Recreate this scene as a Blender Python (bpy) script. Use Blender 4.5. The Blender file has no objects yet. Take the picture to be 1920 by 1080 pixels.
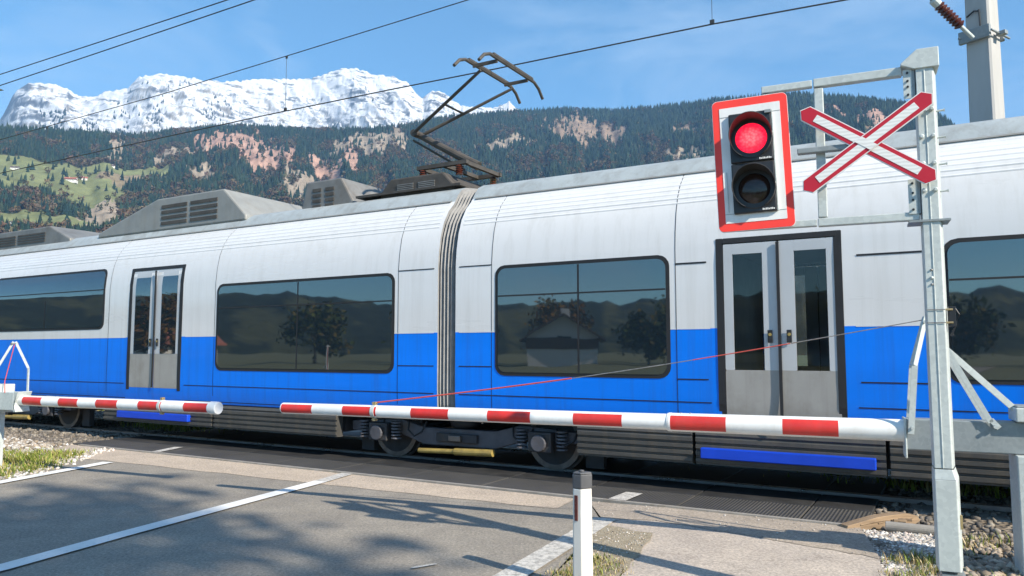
import bpy, bmesh, math, random
import numpy as np
from mathutils import Vector, Matrix
random.seed(7); RNG = np.random.default_rng(7)
R = math.radians
scene = bpy.context.scene
C = scene.collection

# ------------------------------------------------------------------ camera model
F, PITCH, H = 1420.0, math.atan(120 / 1420.0), 1.6
cp, sp = math.cos(PITCH), math.sin(PITCH)
def ray(u, v):
    x = (u - 960) / F; y = (540 - v) / F
    return Vector((x, cp - y * sp, sp + y * cp))
def ground_at(u, v, z=0.0):
    d = ray(u, v); t = (z - H) / d.z
    return Vector((d.x * t, d.y * t, z))
def az_el(u, v):
    d = ray(u, v)
    return math.atan2(d.x, d.y), d.z / math.hypot(d.x, d.y)
cam = bpy.data.cameras.new('camera'); cam_o = bpy.data.objects.new('camera', cam); C.objects.link(cam_o)
cam.sensor_width = 36; cam.lens = 36 * F / 1920; cam.clip_start = .05; cam.clip_end = 30000
cam_o.location = (0, 0, H); cam_o.rotation_euler = (R(90) + PITCH, 0, 0)
scene.camera = cam_o

# ------------------------------------------------------------------ materials
def new_mat(name):
    m = bpy.data.materials.new(name); m.use_nodes = True
    nt = m.node_tree; b = nt.nodes['Principled BSDF']
    return m, nt, b
def nd(nt, t, **kw):
    n = nt.nodes.new(t)
    for k, v in kw.items():
        if k.startswith('i_'):
            n.inputs[k[2:].replace('_', ' ')].default_value = v
        else: setattr(n, k, v)
    return n
def ramp(nt, fac, stops):
    r = nt.nodes.new('ShaderNodeValToRGB')
    els = r.color_ramp.elements
    while len(els) < len(stops): els.new(.5)
    for e, (p, c) in zip(els, stops):
        e.position = p; e.color = (*c, 1) if len(c) == 3 else c
    nt.links.new(fac, r.inputs[0]); return r.outputs[0]
def mixc(nt, fac, a, b, mode='MIX'):
    m = nt.nodes.new('ShaderNodeMix'); m.data_type = 'RGBA'; m.blend_type = mode
    for s, v in ((m.inputs['Factor'], fac), (m.inputs[6], a), (m.inputs[7], b)):
        if isinstance(v, (int, float)): s.default_value = v
        elif isinstance(v, tuple): s.default_value = (*v, 1)
        else: nt.links.new(v, s)
    return m.outputs[2]
def noise(nt, scale, detail=4, rough=.55, coord='Object', stretch=None, dist=0):
    tc = nt.nodes.new('ShaderNodeTexCoord'); out = tc.outputs[coord]
    if stretch:
        mp = nt.nodes.new('ShaderNodeMapping'); mp.inputs['Scale'].default_value = stretch
        nt.links.new(out, mp.inputs[0]); out = mp.outputs[0]
    n = nd(nt, 'ShaderNodeTexNoise'); n.inputs['Scale'].default_value = scale
    n.inputs['Detail'].default_value = detail; n.inputs['Roughness'].default_value = rough
    n.inputs['Distortion'].default_value = dist
    nt.links.new(out, n.inputs['Vector']); return n.outputs['Fac']
def bump(nt, b, h, strength=.3, dist=.01):
    bp = nt.nodes.new('ShaderNodeBump'); bp.inputs['Strength'].default_value = strength
    bp.inputs['Distance'].default_value = dist
    nt.links.new(h, bp.inputs['Height']); nt.links.new(bp.outputs[0], b.inputs['Normal'])
def paint(name, col, rough=.4, metal=0, var=.12, scale=6, dirt=None, coat=0, bumps=0, stretch=None, spec=.5):
    m, nt, b = new_mat(name)
    f = noise(nt, scale, 6, .6, stretch=stretch)
    dk = tuple(c * (1 - var) for c in col); lt = tuple(min(1, c * (1 + var * .6)) for c in col)
    c = ramp(nt, f, [(.3, dk), (.7, lt)])
    if dirt:
        g = ramp(nt, noise(nt, scale * .6, 8, .7, stretch=stretch), [(.52, (0, 0, 0)), (.75, (1, 1, 1))])
        c = mixc(nt, g, c, dirt)
    nt.links.new(c, b.inputs['Base Color'])
    b.inputs['Roughness'].default_value = rough; b.inputs['Metallic'].default_value = metal
    b.inputs['Specular IOR Level'].default_value = spec
    if coat: b.inputs['Coat Weight'].default_value = coat; b.inputs['Coat Roughness'].default_value = .08
    rr = nt.nodes.new('ShaderNodeMapRange'); nt.links.new(f, rr.inputs[0])
    rr.inputs[3].default_value = max(0, rough - .08); rr.inputs[4].default_value = min(1, rough + .1)
    nt.links.new(rr.outputs[0], b.inputs['Roughness'])
    if bumps: bump(nt, b, noise(nt, scale * 8, 3), bumps, .004)
    return m
M = {}
M['galv'] = None
def galvanised(name, base, dark):
    m, nt, b = new_mat(name)
    tc = nt.nodes.new('ShaderNodeTexCoord')
    v = nd(nt, 'ShaderNodeTexVoronoi'); v.inputs['Scale'].default_value = 45
    nt.links.new(tc.outputs['Object'], v.inputs['Vector'])
    a = ramp(nt, v.outputs['Color'], [(.1, dark), (.9, base)])
    c = mixc(nt, .45, a, ramp(nt, noise(nt, 5, 7, .65, stretch=(1, 1, .35)), [(.3, dark), (.7, base)]))
    st = ramp(nt, noise(nt, 9, 8, .75, stretch=(1, 1, .15)), [(.62, (0, 0, 0)), (.8, (.6, .6, .6))])
    c = mixc(nt, st, c, (.55, .57, .57))
    nt.links.new(c, b.inputs['Base Color'])
    b.inputs['Metallic'].default_value = .15; b.inputs['Roughness'].default_value = .5
    bump(nt, b, noise(nt, 120, 2), .08, .002)
    return m
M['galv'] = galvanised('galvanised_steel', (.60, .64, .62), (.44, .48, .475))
M['galv_dark'] = galvanised('shaded_steel', (.30, .33, .34), (.22, .25, .26))  # darker copy of galv, shade put into the steel's colour
M['rust_steel'] = paint('weathered_steel', (.34, .33, .32), .45, .6, .3, 14, dirt=(.25, .13, .07))
M['white'] = paint('white_enamel', (.80, .80, .79), .3, 0, .05, 7, dirt=(.66, .65, .62), stretch=(1, 1, .4), coat=.3)
M['boom_white'] = paint('white_reflective_film', (.80, .81, .80), .35, 0, .04, 9, dirt=(.70, .69, .66))
M['boom_red'] = paint('red_reflective_film', (.62, .035, .03), .35, 0, .14, 9, dirt=(.45, .05, .04))
M['sign_red'] = paint('signal_red', (.92, .055, .04), .4, 0, .06, 5, bumps=.03)
M['cross_red'] = paint('cross_red', (.50, .012, .03), .4, 0, .08, 5)
def weathered(mat, streak, amt=.5):
    nt = mat.node_tree; b = nt.nodes['Principled BSDF']; src = b.inputs['Base Color'].links[0].from_socket
    a = ramp(nt, noise(nt, 3.2, 6, .7, stretch=(2.2, 2.2, .10)), [(.48, (0, 0, 0)), (.78, (amt, amt, amt))])
    c = mixc(nt, a, src, streak)
    c = mixc(nt, ramp(nt, noise(nt, 40, 5, .8), [(.60, (0, 0, 0)), (.74, (amt * .5,) * 3)]), c, streak)
    nt.links.new(c, b.inputs['Base Color'])
    bump(nt, b, noise(nt, 1.1, 2, .5, stretch=(.6, 1, 1.4)), .05, .05)
def ribbed_white():
    m, nt, b = new_mat('white_sheeting')
    tc = nt.nodes.new('ShaderNodeTexCoord'); w = nd(nt, 'ShaderNodeTexWave'); w.inputs['Scale'].default_value = 14
    w.bands_direction = 'Z'; w.inputs['Distortion'].default_value = 3; w.inputs['Detail'].default_value = 2
    nt.links.new(tc.outputs['Object'], w.inputs['Vector'])
    c = ramp(nt, w.outputs['Fac'], [(0, (.70, .70, .68)), (1, (.84, .84, .82))])
    nt.links.new(c, b.inputs['Base Color']); b.inputs['Roughness'].default_value = .4
    return m
M['sheeting'] = ribbed_white()
M['black'] = paint('black_plastic', (.022, .022, .025), .35, 0, .3, 14)
M['hood'] = paint('black_hood', (.05, .05, .055), .5, 0, .3, 10)
M['rubber'] = paint('rubber_seal', (.018, .018, .02), .6, 0, .25, 10)
M['brass'] = paint('brass_clamp', (.55, .42, .22), .4, .7, .3, 20)
M['cable_red'] = paint('red_cable', (.55, .08, .06), .6)
M['wire'] = paint('dark_wire', (.05, .055, .06), .6, .3)
M['lens_dark'] = paint('smoked_lens', (.03, .018, .016), .12, 0, .3, 20)
m, nt, b = new_mat('red_lit_lens')
f = nd(nt, 'ShaderNodeTexVoronoi'); f.inputs['Scale'].default_value = 60
tc = nt.nodes.new('ShaderNodeTexCoord'); nt.links.new(tc.outputs['Object'], f.inputs['Vector'])
gr = nd(nt, 'ShaderNodeTexGradient', gradient_type='SPHERICAL')
mp = nt.nodes.new('ShaderNodeMapping'); mp.inputs['Scale'].default_value = (6.5, 6.5, 6.5)
nt.links.new(tc.outputs['Object'], mp.inputs[0]); nt.links.new(mp.outputs[0], gr.inputs[0])
c1 = ramp(nt, gr.outputs['Fac'], [(0, (.72, .005, .025)), (.40, (1, .02, .055)), (.70, (1, .16, .16)), (.95, (1, .7, .6))])
c = mixc(nt, ramp(nt, f.outputs['Distance'], [(.2, (0, 0, 0)), (.75, (.6, .6, .6))]), c1, (.55, .0, .02))
nt.links.new(c, b.inputs['Base Color']); nt.links.new(c, b.inputs['Emission Color']); b.inputs['Emission Strength'].default_value = .8
b.inputs['Roughness'].default_value = .2
M['lens_red'] = m
M['reflector'] = paint('brown_reflector', (.12, .035, .03), .25, 0, .2, 40)
M['bollard_white'] = paint('weathered_white_plastic', (.70, .675, .62), .5, 0, .05, 6, dirt=(.62, .54, .42), stretch=(1, 1, .5))
M['bollard_cap'] = paint('grey_plastic_cap', (.10, .10, .105), .55, 0, .2, 14)
# train
M['train_white'] = paint('train_white', (.74, .735, .73), .28, 0, .03, .9, dirt=(.68, .675, .67), stretch=(.25, 1, 1.5), coat=.5)
M['train_blue'] = paint('train_blue', (.001, .21, .93), .35, 0, .10, .9, dirt=(.002, .18, .84), stretch=(.25, 1, 1.5), coat=.1, spec=.25)
M['train_roof'] = paint('roof_grey', (.40, .44, .45), .5, .1, .15, 2, dirt=(.26, .27, .26))
M['train_skirt'] = paint('skirt_grey', (.075, .073, .068), .55, .1, .25, 3, dirt=(.13, .115, .09), stretch=(.4, 1, 1))
M['train_step'] = paint('step_blue', (.004, .06, .60), .4, 0, .12, 3)
M['train_door'] = paint('door_grey', (.36, .345, .32), .45, 0, .08, 3, dirt=(.28, .26, .23))
M['train_leaf'] = paint('door_leaf_grey', (.50, .52, .54), .35, 0, .05, 2, coat=.3)
M['train_inner'] = paint('interior_grey', (.55, .56, .56), .6)
M['bellows'] = paint('bellows_grey', (.27, .27, .27), .7, 0, .2, 8)
M['bogie'] = paint('bogie_grey', (.055, .055, .06), .6, .3, .3, 6, dirt=(.10, .075, .05))
M['bogie_blue'] = paint('bogie_frame', (.11, .11, .125), .6, .2, .35, 5, dirt=(.12, .08, .05))
M['damper'] = paint('yellow_damper', (.34, .25, .07), .5, 0, .3, 10, dirt=(.14, .10, .06))
M['wheel'] = paint('wheel_steel', (.22, .19, .17), .4, .7, .3, 10)
M['equip'] = paint('roof_equipment', (.19, .19, .185), .5, .1, .25, 3, dirt=(.13, .11, .09))
M['equip_lt'] = paint('roof_cowl', (.27, .275, .265), .5, .1, .15, 3, dirt=(.3, .3, .28))
M['equip_dk'] = paint('roof_resistor', (.085, .075, .065), .6, .2, .3, 6)
M['line'] = paint('panel_gap', (.012, .014, .02), .6)
m, nt, b = new_mat('tinted_glass')
b.inputs['Base Color'].default_value = (.012, .022, .032, 1); b.inputs['Roughness'].default_value = .02
b.inputs['IOR'].default_value = 2.4
bump(nt, b, noise(nt, .9, 2, .5), .07, .03)
M['glass'] = m
m, nt, b = new_mat('door_glass')
b.inputs['Base Color'].default_value = (.62, .68, .72, 1); b.inputs['Roughness'].default_value = .0
b.inputs['IOR'].default_value = 1.05; b.inputs['Transmission Weight'].default_value = 1
gl = nd(nt, 'ShaderNodeBsdfGlossy'); gl.inputs['Roughness'].default_value = .02
fr = nd(nt, 'ShaderNodeFresnel'); fr.inputs['IOR'].default_value = 1.7
tr = nd(nt, 'ShaderNodeBsdfTransparent'); tr.inputs['Color'].default_value = (.66, .72, .76, 1)
mx = nt.nodes.new('ShaderNodeMixShader'); nt.links.new(fr.outputs[0], mx.inputs[0])
nt.links.new(tr.outputs[0], mx.inputs[1]); nt.links.new(gl.outputs[0], mx.inputs[2])
nt.links.new(mx.outputs[0], nt.nodes['Material Output'].inputs['Surface'])
M['glass_clear'] = m
M['rail'] = paint('rail_steel', (.42, .42, .42), .28, .85, .15, 6, stretch=(.3, 1, 1))
M['rail_web'] = paint('rail_rust', (.16, .09, .055), .7, .2, .3, 8)
M['concrete_mast'] = paint('mast_concrete', (.44, .435, .42), .75, 0, .10, 4, dirt=(.36, .35, .33), stretch=(1, 1, .2), bumps=.1)
M['insulator'] = paint('brown_glaze', (.10, .03, .02), .15, 0, .2, 12)
M['wood'] = paint('weathered_wood', (.30, .21, .13), .8, 0, .4, 8, stretch=(.2, 3, 3), dirt=(.16, .11, .07), bumps=.3)
M['concrete'] = paint('pipe_concrete', (.30, .28, .25), .8, 0, .2, 8, dirt=(.2, .17, .13), bumps=.2)
weathered(M['boom_white'], (.56, .54, .49), .4); weathered(M['boom_red'], (.40, .10, .08), .4); weathered(M['white'], (.58, .56, .51), .3); weathered(M['train_white'], (.50, .48, .44), .38); weathered(M['train_blue'], (.03, .10, .38), .40); weathered(M['train_door'], (.2, .18, .15), .5); weathered(M['train_roof'], (.2, .19, .17), .6)
weathered(M['equip_lt'], (.22, .20, .17), .6); weathered(M['train_skirt'], (.16, .125, .085), .6)
# grounds
def asphalt(name, lo, hi, scale=90, crack=False, spots=.5, stain=.35):
    m, nt, b = new_mat(name)
    v = nd(nt, 'ShaderNodeTexVoronoi'); v.inputs['Scale'].default_value = scale
    tc = nt.nodes.new('ShaderNodeTexCoord'); nt.links.new(tc.outputs['Object'], v.inputs['Vector'])
    c = ramp(nt, v.outputs['Color'], [(.15, lo), (.85, hi)])
    big = ramp(nt, noise(nt, .55, 8, .65), [(.32, tuple(x * (1 - stain) for x in lo)), (.68, hi)])
    c = mixc(nt, .42, c, big)
    c = mixc(nt, .35, c, ramp(nt, noise(nt, 260, 2, .7), [(.35, tuple(x * .35 for x in lo)), (.7, tuple(min(1, x * 1.9) for x in hi))]))
    c = mixc(nt, 1.0, c, ramp(nt, noise(nt, 42, 3, .75), [(.30, (.62, .62, .62)), (.5, (1, 1, 1)), (.72, (1.45, 1.43, 1.4))]), 'MULTIPLY')
    c = mixc(nt, 1.0, c, ramp(nt, noise(nt, 2.2, 6, .7), [(.30, (.86, .86, .87)), (.7, (1.10, 1.09, 1.07))]), 'MULTIPLY')
    sp_ = ramp(nt, noise(nt, 38, 2, .5), [(.70, (0, 0, 0)), (.76, (spots, spots, spots))])
    c = mixc(nt, sp_, c, tuple(min(1, x * 2.1) for x in hi))
    if crack:
        w = nd(nt, 'ShaderNodeTexVoronoi', feature='DISTANCE_TO_EDGE'); w.inputs['Scale'].default_value = .55
        nz = noise(nt, 3, 5); mpv = nd(nt, 'ShaderNodeVectorMath', operation='ADD')
        nt.links.new(tc.outputs['Object'], mpv.inputs[0])
        cmb = nt.nodes.new('ShaderNodeCombineXYZ'); nt.links.new(nz, cmb.inputs[0]); nt.links.new(nz, cmb.inputs[1])
        nt.links.new(cmb.outputs[0], mpv.inputs[1]); nt.links.new(mpv.outputs[0], w.inputs['Vector'])
        ck = ramp(nt, w.outputs['Distance'], [(.002, (.35, .35, .35)), (.007, (0, 0, 0))])
        c = mixc(nt, ck, c, tuple(x * .35 for x in lo))
    nt.links.new(c, b.inputs['Base Color']); b.inputs['Roughness'].default_value = .88
    bump(nt, b, noise(nt, 180, 3, .7), .35, .006)
    return m
M['asphalt'] = asphalt('road_asphalt', (.180, .160, .136), (.315, .285, .24), 60, crack=False)
M['strip'] = asphalt('pale_concrete', (.40, .325, .25), (.49, .41, .325), 140, spots=.2, stain=.12)
M['patch'] = asphalt('patch_asphalt', (.29, .245, .20), (.38, .325, .265), 120, spots=.6, stain=.15)
M['path'] = asphalt('path_asphalt', (.38, .325, .275), (.48, .42, .36), 120, crack=True, spots=.3, stain=.2)
m, nt, b = new_mat('road_paint')
wn = ramp(nt, noise(nt, 26, 8, .75), [(.57, (0, 0, 0)), (.70, (.6, .6, .6))])
c = mixc(nt, wn, ramp(nt, noise(nt, 3, 4), [(.3, (.70, .69, .66)), (.7, (.80, .79, .77))]), (.22, .21, .20))
nt.links.new(c, b.inputs['Base Color']); b.inputs['Roughness'].default_value = .75
bump(nt, b, noise(nt, 180, 3, .7), .25, .004)
M['paint'] = m
m, nt, b = new_mat('worn_paint')
wn = ramp(nt, noise(nt, 22, 8, .8), [(.44, (0, 0, 0)), (.60, (.9, .9, .9))])
c = mixc(nt, wn, (.58, .55, .50), (.24, .23, .21))
nt.links.new(c, b.inputs['Base Color']); b.inputs['Roughness'].default_value = .8
M['paint_worn'] = m
m, nt, b = new_mat('crossing_rubber')
tc = nt.nodes.new('ShaderNodeTexCoord')
ck = nd(nt, 'ShaderNodeTexWave'); ck.bands_direction = 'X'; ck.inputs['Scale'].default_value = 9
nt.links.new(tc.outputs['Object'], ck.inputs['Vector'])
c = ramp(nt, noise(nt, 1.2, 7, .65), [(.3, (.045, .043, .04)), (.7, (.085, .08, .072))])
c = mixc(nt, ramp(nt, ck.outputs['Fac'], [(.35, (.7, .7, .7)), (.6, (0, 0, 0))]), c, (.03, .03, .03))
nt.links.new(c, b.inputs['Base Color']); b.inputs['Roughness'].default_value = .75
bump(nt, b, ck.outputs['Fac'], .6, .01)
M['crossing'] = m
M['deck_rubber'] = paint('shade_darkened_deck_rubber', (.028, .028, .029), .6, 0, .4, 3, dirt=(.05, .048, .045))  # near-black base colour stands for the train's shadow on the inner deck
m, nt, b = new_mat('field_soil')
c = ramp(nt, noise(nt, .35, 10, .7), [(.3, (.10, .085, .05)), (.5, (.13, .15, .055)), (.7, (.19, .20, .08))])
c = mixc(nt, .4, c, ramp(nt, noise(nt, 30, 4, .7), [(.3, (.05, .05, .02)), (.7, (.28, .24, .15))]))
nt.links.new(c, b.inputs['Base Color']); b.inputs['Roughness'].default_value = .95
bump(nt, b, noise(nt, 25, 6, .7), .6, .04)
M['soil'] = m
m, nt, b = new_mat('ballast_soil')
v = nd(nt, 'ShaderNodeTexVoronoi'); v.inputs['Scale'].default_value = 16
tc = nt.nodes.new('ShaderNodeTexCoord'); nt.links.new(tc.outputs['Object'], v.inputs['Vector'])
c = ramp(nt, v.outputs['Color'], [(.1, (.10, .08, .06)), (.5, (.20, .165, .125)), (.9, (.30, .26, .21))])
nt.links.new(c, b.inputs['Base Color']); b.inputs['Roughness'].default_value = .95
bump(nt, b, v.outputs['Distance'], 1, .05)
M['ballast'] = m
m, nt, b = new_mat('dry_grass_soil')
c = ramp(nt, noise(nt, 9, 10, .75), [(.3, (.26, .20, .12)), (.5, (.43, .36, .25)), (.7, (.54, .48, .37))])
c = mixc(nt, .35, c, ramp(nt, noise(nt, 150, 3, .7), [(.35, (.10, .07, .035)), (.7, (.52, .47, .38))]))
nt.links.new(c, b.inputs['Base Color']); b.inputs['Roughness'].default_value = .95
bump(nt, b, noise(nt, 80, 5, .7), .8, .03)
M['drysoil'] = m
def attr_mat(name, rough=.9, nscale=0, nmix=.3, spec=.2):
    m, nt, b = new_mat(name)
    a = nd(nt, 'ShaderNodeAttribute', attribute_name='Col')
    c = a.outputs['Color']
    if nscale:
        f = ramp(nt, noise(nt, nscale, 6, .7), [(.3, (.55, .55, .55)), (.7, (1.3, 1.3, 1.3))])
        c = mixc(nt, nmix, c, mixc(nt, 1.0, c, f, 'MULTIPLY'))
    nt.links.new(c, b.inputs['Base Color']); b.inputs['Roughness'].default_value = rough
    b.inputs['Specular IOR Level'].default_value = spec
    return m
M['terrain'] = attr_mat('hill_ground', .95, .02, .8, .05)
M['leafcol'] = attr_mat('foliage', .9, 0, 0, .1)
M['stone'] = attr_mat('stone', .9, 30, .5)
M['blade'] = attr_mat('grass_blade', .7, 0, 0, .2)
M['bark'] = paint('bark', (.10, .075, .05), .9, 0, .3, 10, stretch=(1, 1, .2))
M['house_wall'] = paint('house_plaster', (.78, .76, .72), .8, 0, .06, .4)
M['house_wood'] = paint('house_timber', (.14, .08, .05), .8, 0, .2, .5)
M['house_roof'] = paint('red_roof_tiles', (.34, .12, .08), .8, 0, .2, .5)
M['house_roof_dk'] = paint('dark_roof_tiles', (.10, .07, .06), .8, 0, .2, .5)
M['house_glass'] = paint('house_window_glass', (.03, .035, .045), .1)
M['red'] = M['boom_red']

# ------------------------------------------------------------------ mesh builder
class MB:
    def __init__(s): s.v = []; s.f = []; s.m = []; s.mats = []
    def mi(s, mat):
        if mat not in s.mats: s.mats.append(mat)
        return s.mats.index(mat)
    def add(s, vs, fs, mat):
        o = len(s.v); k = s.mi(mat); s.v += [tuple(v) for v in vs]
        s.f += [tuple(i + o for i in f) for f in fs]; s.m += [k] * len(fs); return s
    def box(s, x0, x1, y0, y1, z0, z1, mat, rot=None, about=None):
        vs = [Vector((x, y, z)) for x in (x0, x1) for y in (y0, y1) for z in (z0, z1)]
        if rot is not None:
            a = Vector(about) if about is not None else Vector(((x0 + x1) / 2, (y0 + y1) / 2, (z0 + z1) / 2))
            vs = [rot @ (v - a) + a for v in vs]
        return s.add(vs, [(0, 1, 3, 2), (4, 6, 7, 5), (0, 4, 5, 1), (2, 3, 7, 6), (0, 2, 6, 4), (1, 5, 7, 3)], mat)
    def prism(s, pts, ax, a0, a1, mat):
        # pts: 2-D outline; ax: axis along which it is extruded ('x','y','z')
        def P(p, a):
            return {'y': (p[0], a, p[1]), 'x': (a, p[0], p[1]), 'z': (p[0], p[1], a)}[ax]
        n = len(pts); vs = [P(p, a0) for p in pts] + [P(p, a1) for p in pts]
        fs = [tuple(range(n))[::-1], tuple(range(n, 2 * n))] + [(i, (i + 1) % n, n + (i + 1) % n, n + i) for i in range(n)]
        return s.add(vs, fs, mat)
    def tube(s, path, r, mat, seg=8, caps=True):
        path = [Vector(p) for p in path]; n = len(path)
        rs = r if isinstance(r, (list, tuple)) else [r] * n
        vs = []; fs = []
        up = Vector((0, 0, 1))
        for i, p in enumerate(path):
            d = (path[min(i + 1, n - 1)] - path[max(i - 1, 0)]).normalized()
            a = d.cross(up if abs(d.z) < .95 else Vector((1, 0, 0))).normalized(); b = d.cross(a)
            vs += [p + (a * math.cos(t) + b * math.sin(t)) * rs[i] for t in (2 * math.pi * k / seg for k in range(seg))]
        for i in range(n - 1):
            fs += [(i * seg + k, i * seg + (k + 1) % seg, (i + 1) * seg + (k + 1) % seg, (i + 1) * seg + k) for k in range(seg)]
        if caps: fs += [tuple(range(seg))[::-1], tuple(range((n - 1) * seg, n * seg))]
        return s.add(vs, fs, mat)
    def bar(s, p0, p1, w, h, mat):
        p0, p1 = Vector(p0), Vector(p1); d = (p1 - p0).normalized()
        a = d.cross(Vector((0, 0, 1)) if abs(d.z) < .97 else Vector((1, 0, 0))).normalized(); b = a.cross(d)
        vs = [p + a * x * w / 2 + b * y * h / 2 for p in (p0, p1) for x, y in ((-1, -1), (1, -1), (1, 1), (-1, 1))]
        return s.add(vs, [(0, 3, 2, 1), (4, 5, 6, 7)] + [(i, (i + 1) % 4, 4 + (i + 1) % 4, 4 + i) for i in range(4)], mat)
    def sphere(s, c, r, mat, seg=10, rings=6, sc=(1, 1, 1)):
        vs = [(c[0], c[1], c[2] + r * sc[2])]; fs = []
        for i in range(1, rings):
            t = math.pi * i / rings
            vs += [(c[0] + r * sc[0] * math.sin(t) * math.cos(2 * math.pi * k / seg), c[1] + r * sc[1] * math.sin(t) * math.sin(2 * math.pi * k / seg), c[2] + r * sc[2] * math.cos(t)) for k in range(seg)]
        vs.append((c[0], c[1], c[2] - r * sc[2])); L = len(vs) - 1
        fs += [(0, 1 + k, 1 + (k + 1) % seg) for k in range(seg)]
        for i in range(rings - 2):
            fs += [(1 + i * seg + k, 1 + (i + 1) * seg + k, 1 + (i + 1) * seg + (k + 1) % seg, 1 + i * seg + (k + 1) % seg) for k in range(seg)]
        fs += [(L, 1 + (rings - 2) * seg + (k + 1) % seg, 1 + (rings - 2) * seg + k) for k in range(seg)]
        return s.add(vs, fs, mat)
    def build(s, name, parent=None, bevel=0, smooth=False, fix=True, mat_world=None):
        me = bpy.data.meshes.new(name); me.from_pydata(s.v, [], s.f)
        for m in s.mats: me.materials.append(m)
        me.polygons.foreach_set('material_index', s.m)
        if fix:
            bm = bmesh.new(); bm.from_mesh(me); bmesh.ops.recalc_face_normals(bm, faces=bm.faces); bm.to_mesh(me); bm.free()
        if smooth:
            me.polygons.foreach_set('use_smooth', [True] * len(me.polygons))
            me.set_sharp_from_angle(angle=R(38))
        o = bpy.data.objects.new(name, me); C.objects.link(o)
        if parent: o.parent = parent
        if bevel:
            md = o.modifiers.new('bevel', 'BEVEL'); md.width = bevel; md.segments = 2; md.limit_method = 'ANGLE'; md.angle_limit = R(40)
        return o
def tag(o, label=None, cat=None, group=None, kind=None):
    if label: o['label'] = label
    if cat: o['category'] = cat
    if group: o['group'] = group
    if kind: o['kind'] = kind
    return o
def empty(name, loc, rz=0):
    o = bpy.data.objects.new(name, None); C.objects.link(o); o.location = loc; o.rotation_euler = (0, 0, rz); o.empty_display_size = .2
    return o
def np_mesh(name, V, Fs, cols, mat, n=3, smooth=False):
    me = bpy.data.meshes.new(name); nv, nf = len(V), len(Fs)
    me.vertices.add(nv); me.vertices.foreach_set('co', V.astype(np.float32).ravel())
    me.loops.add(nf * n); me.loops.foreach_set('vertex_index', Fs.astype(np.int32).ravel())
    me.polygons.add(nf); me.polygons.foreach_set('loop_start', np.arange(0, nf * n, n, dtype=np.int32))
    me.update(calc_edges=True)
    if cols is not None:
        a = me.color_attributes.new('Col', 'FLOAT_COLOR', 'POINT')
        a.data.foreach_set('color', np.c_[cols, np.ones(nv)].astype(np.float32).ravel())
    me.materials.append(mat)
    if smooth: me.polygons.foreach_set('use_smooth', np.ones(nf, bool))
    o = bpy.data.objects.new(name, me); C.objects.link(o); return o

# ------------------------------------------------------------------ numpy noise
def vn(x, y, seed=0):
    xi, yi = np.floor(x), np.floor(y); fx, fy = x - xi, y - yi
    fx = fx * fx * (3 - 2 * fx); fy = fy * fy * (3 - 2 * fy)
    def h(a, b):
        s = np.sin(a * 127.1 + b * 311.7 + seed * 74.7) * 43758.5453
        return s - np.floor(s)
    return (h(xi, yi) * (1 - fx) + h(xi + 1, yi) * fx) * (1 - fy) + (h(xi, yi + 1) * (1 - fx) + h(xi + 1, yi + 1) * fx) * fy
def fbm(x, y, seed=0, o=5, g=.5):
    a, s, t = 1.0, 0.0, 0.0
    for i in range(o):
        s = s + a * vn(x * 2 ** i, y * 2 ** i, seed + i * 13); t += a; a *= g
    return s / t
def ridged(x, y, seed=0, o=5, g=.55):
    a, s, t = 1.0, 0.0, 0.0
    for i in range(o):
        s = s + a * (1 - np.abs(2 * vn(x * 2 ** i, y * 2 ** i, seed + i * 17) - 1)); t += a; a *= g
    return s / t

# ------------------------------------------------------------------ frames
TRZ = R(-30)
t_o = Vector((0, 11.63, 0)); t_x = Vector((math.cos(TRZ), math.sin(TRZ), 0)); t_n = Vector((-math.sin(TRZ), math.cos(TRZ), 0))
def trk(s, n, z=0): return t_o + t_x * s + t_n * n + Vector((0, 0, z))

# ------------------------------------------------------------------ the ground
def sheet(name, pts, z, mat, kind='structure', label=None, cat=None):
    mb = MB(); mb.add([(p[0], p[1], z) for p in pts], [tuple(range(len(pts)))], mat)
    o = mb.build(name, fix=False)
    me = o.data
    if me.polygons[0].normal.z < 0: me.flip_normals()
    tag(o, label, cat, kind=kind); return o
g = ground_at
mb = MB(); n = 48; vs = [(0, 0, -.06)]; rings = (15, 60, 250, 800, 2500, 9000)
for r_ in rings: vs += [(r_ * math.cos(2 * math.pi * k / n), r_ * math.sin(2 * math.pi * k / n), -.06) for k in range(n)]
fs = [(0, 1 + k, 1 + (k + 1) % n) for k in range(n)]
for i in range(len(rings) - 1):
    fs += [(1 + i * n + k, 1 + (i + 1) * n + k, 1 + (i + 1) * n + (k + 1) % n, 1 + i * n + (k + 1) % n) for k in range(n)]
mb.add(vs, fs, M['soil']); tag(mb.build('ground', fix=False), kind='structure')
# track bed of ballast, a low flat strip
mb = MB(); a = trk(-220, -2.35); 
mb.prism([(-2.55, -.058), (-2.2, -.03), (2.2, -.03), (2.9, -.058)], 'x', -260, 160, M['ballast'])
o = mb.build('ballast_bed'); o.location = t_o; o.rotation_euler = (0, 0, TRZ); tag(o, kind='structure')
rd = Vector((.43, .90, 0)).normalized()
road_pts = [g(195, 841), g(110, 872), g(0, 899), Vector((-6.6, 9.2, 0)), Vector((-6.6, 9.2, 0)) - rd * 90, g(1035, 1080) - rd * 86, g(1035, 1080), g(1128, 978), g(1105, 942)]
sheet('road', [road_pts[i] for i in (0, 1, 2, 3, 4, 5, 6, 7, 8)] , 0, M['asphalt'])
far0, far1 = trk(-7.3, 1.6), trk(2.0, 1.6)
sheet('far_road', [far0, far1, far1 + t_n * 70 + t_x * -6, far0 + t_n * 70 - t_x * 6], -.01, M['asphalt'])
strip_pts = [trk(-7.4, -2.36), trk(2.2, -2.42), trk(2.25, -2.98)]
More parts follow.
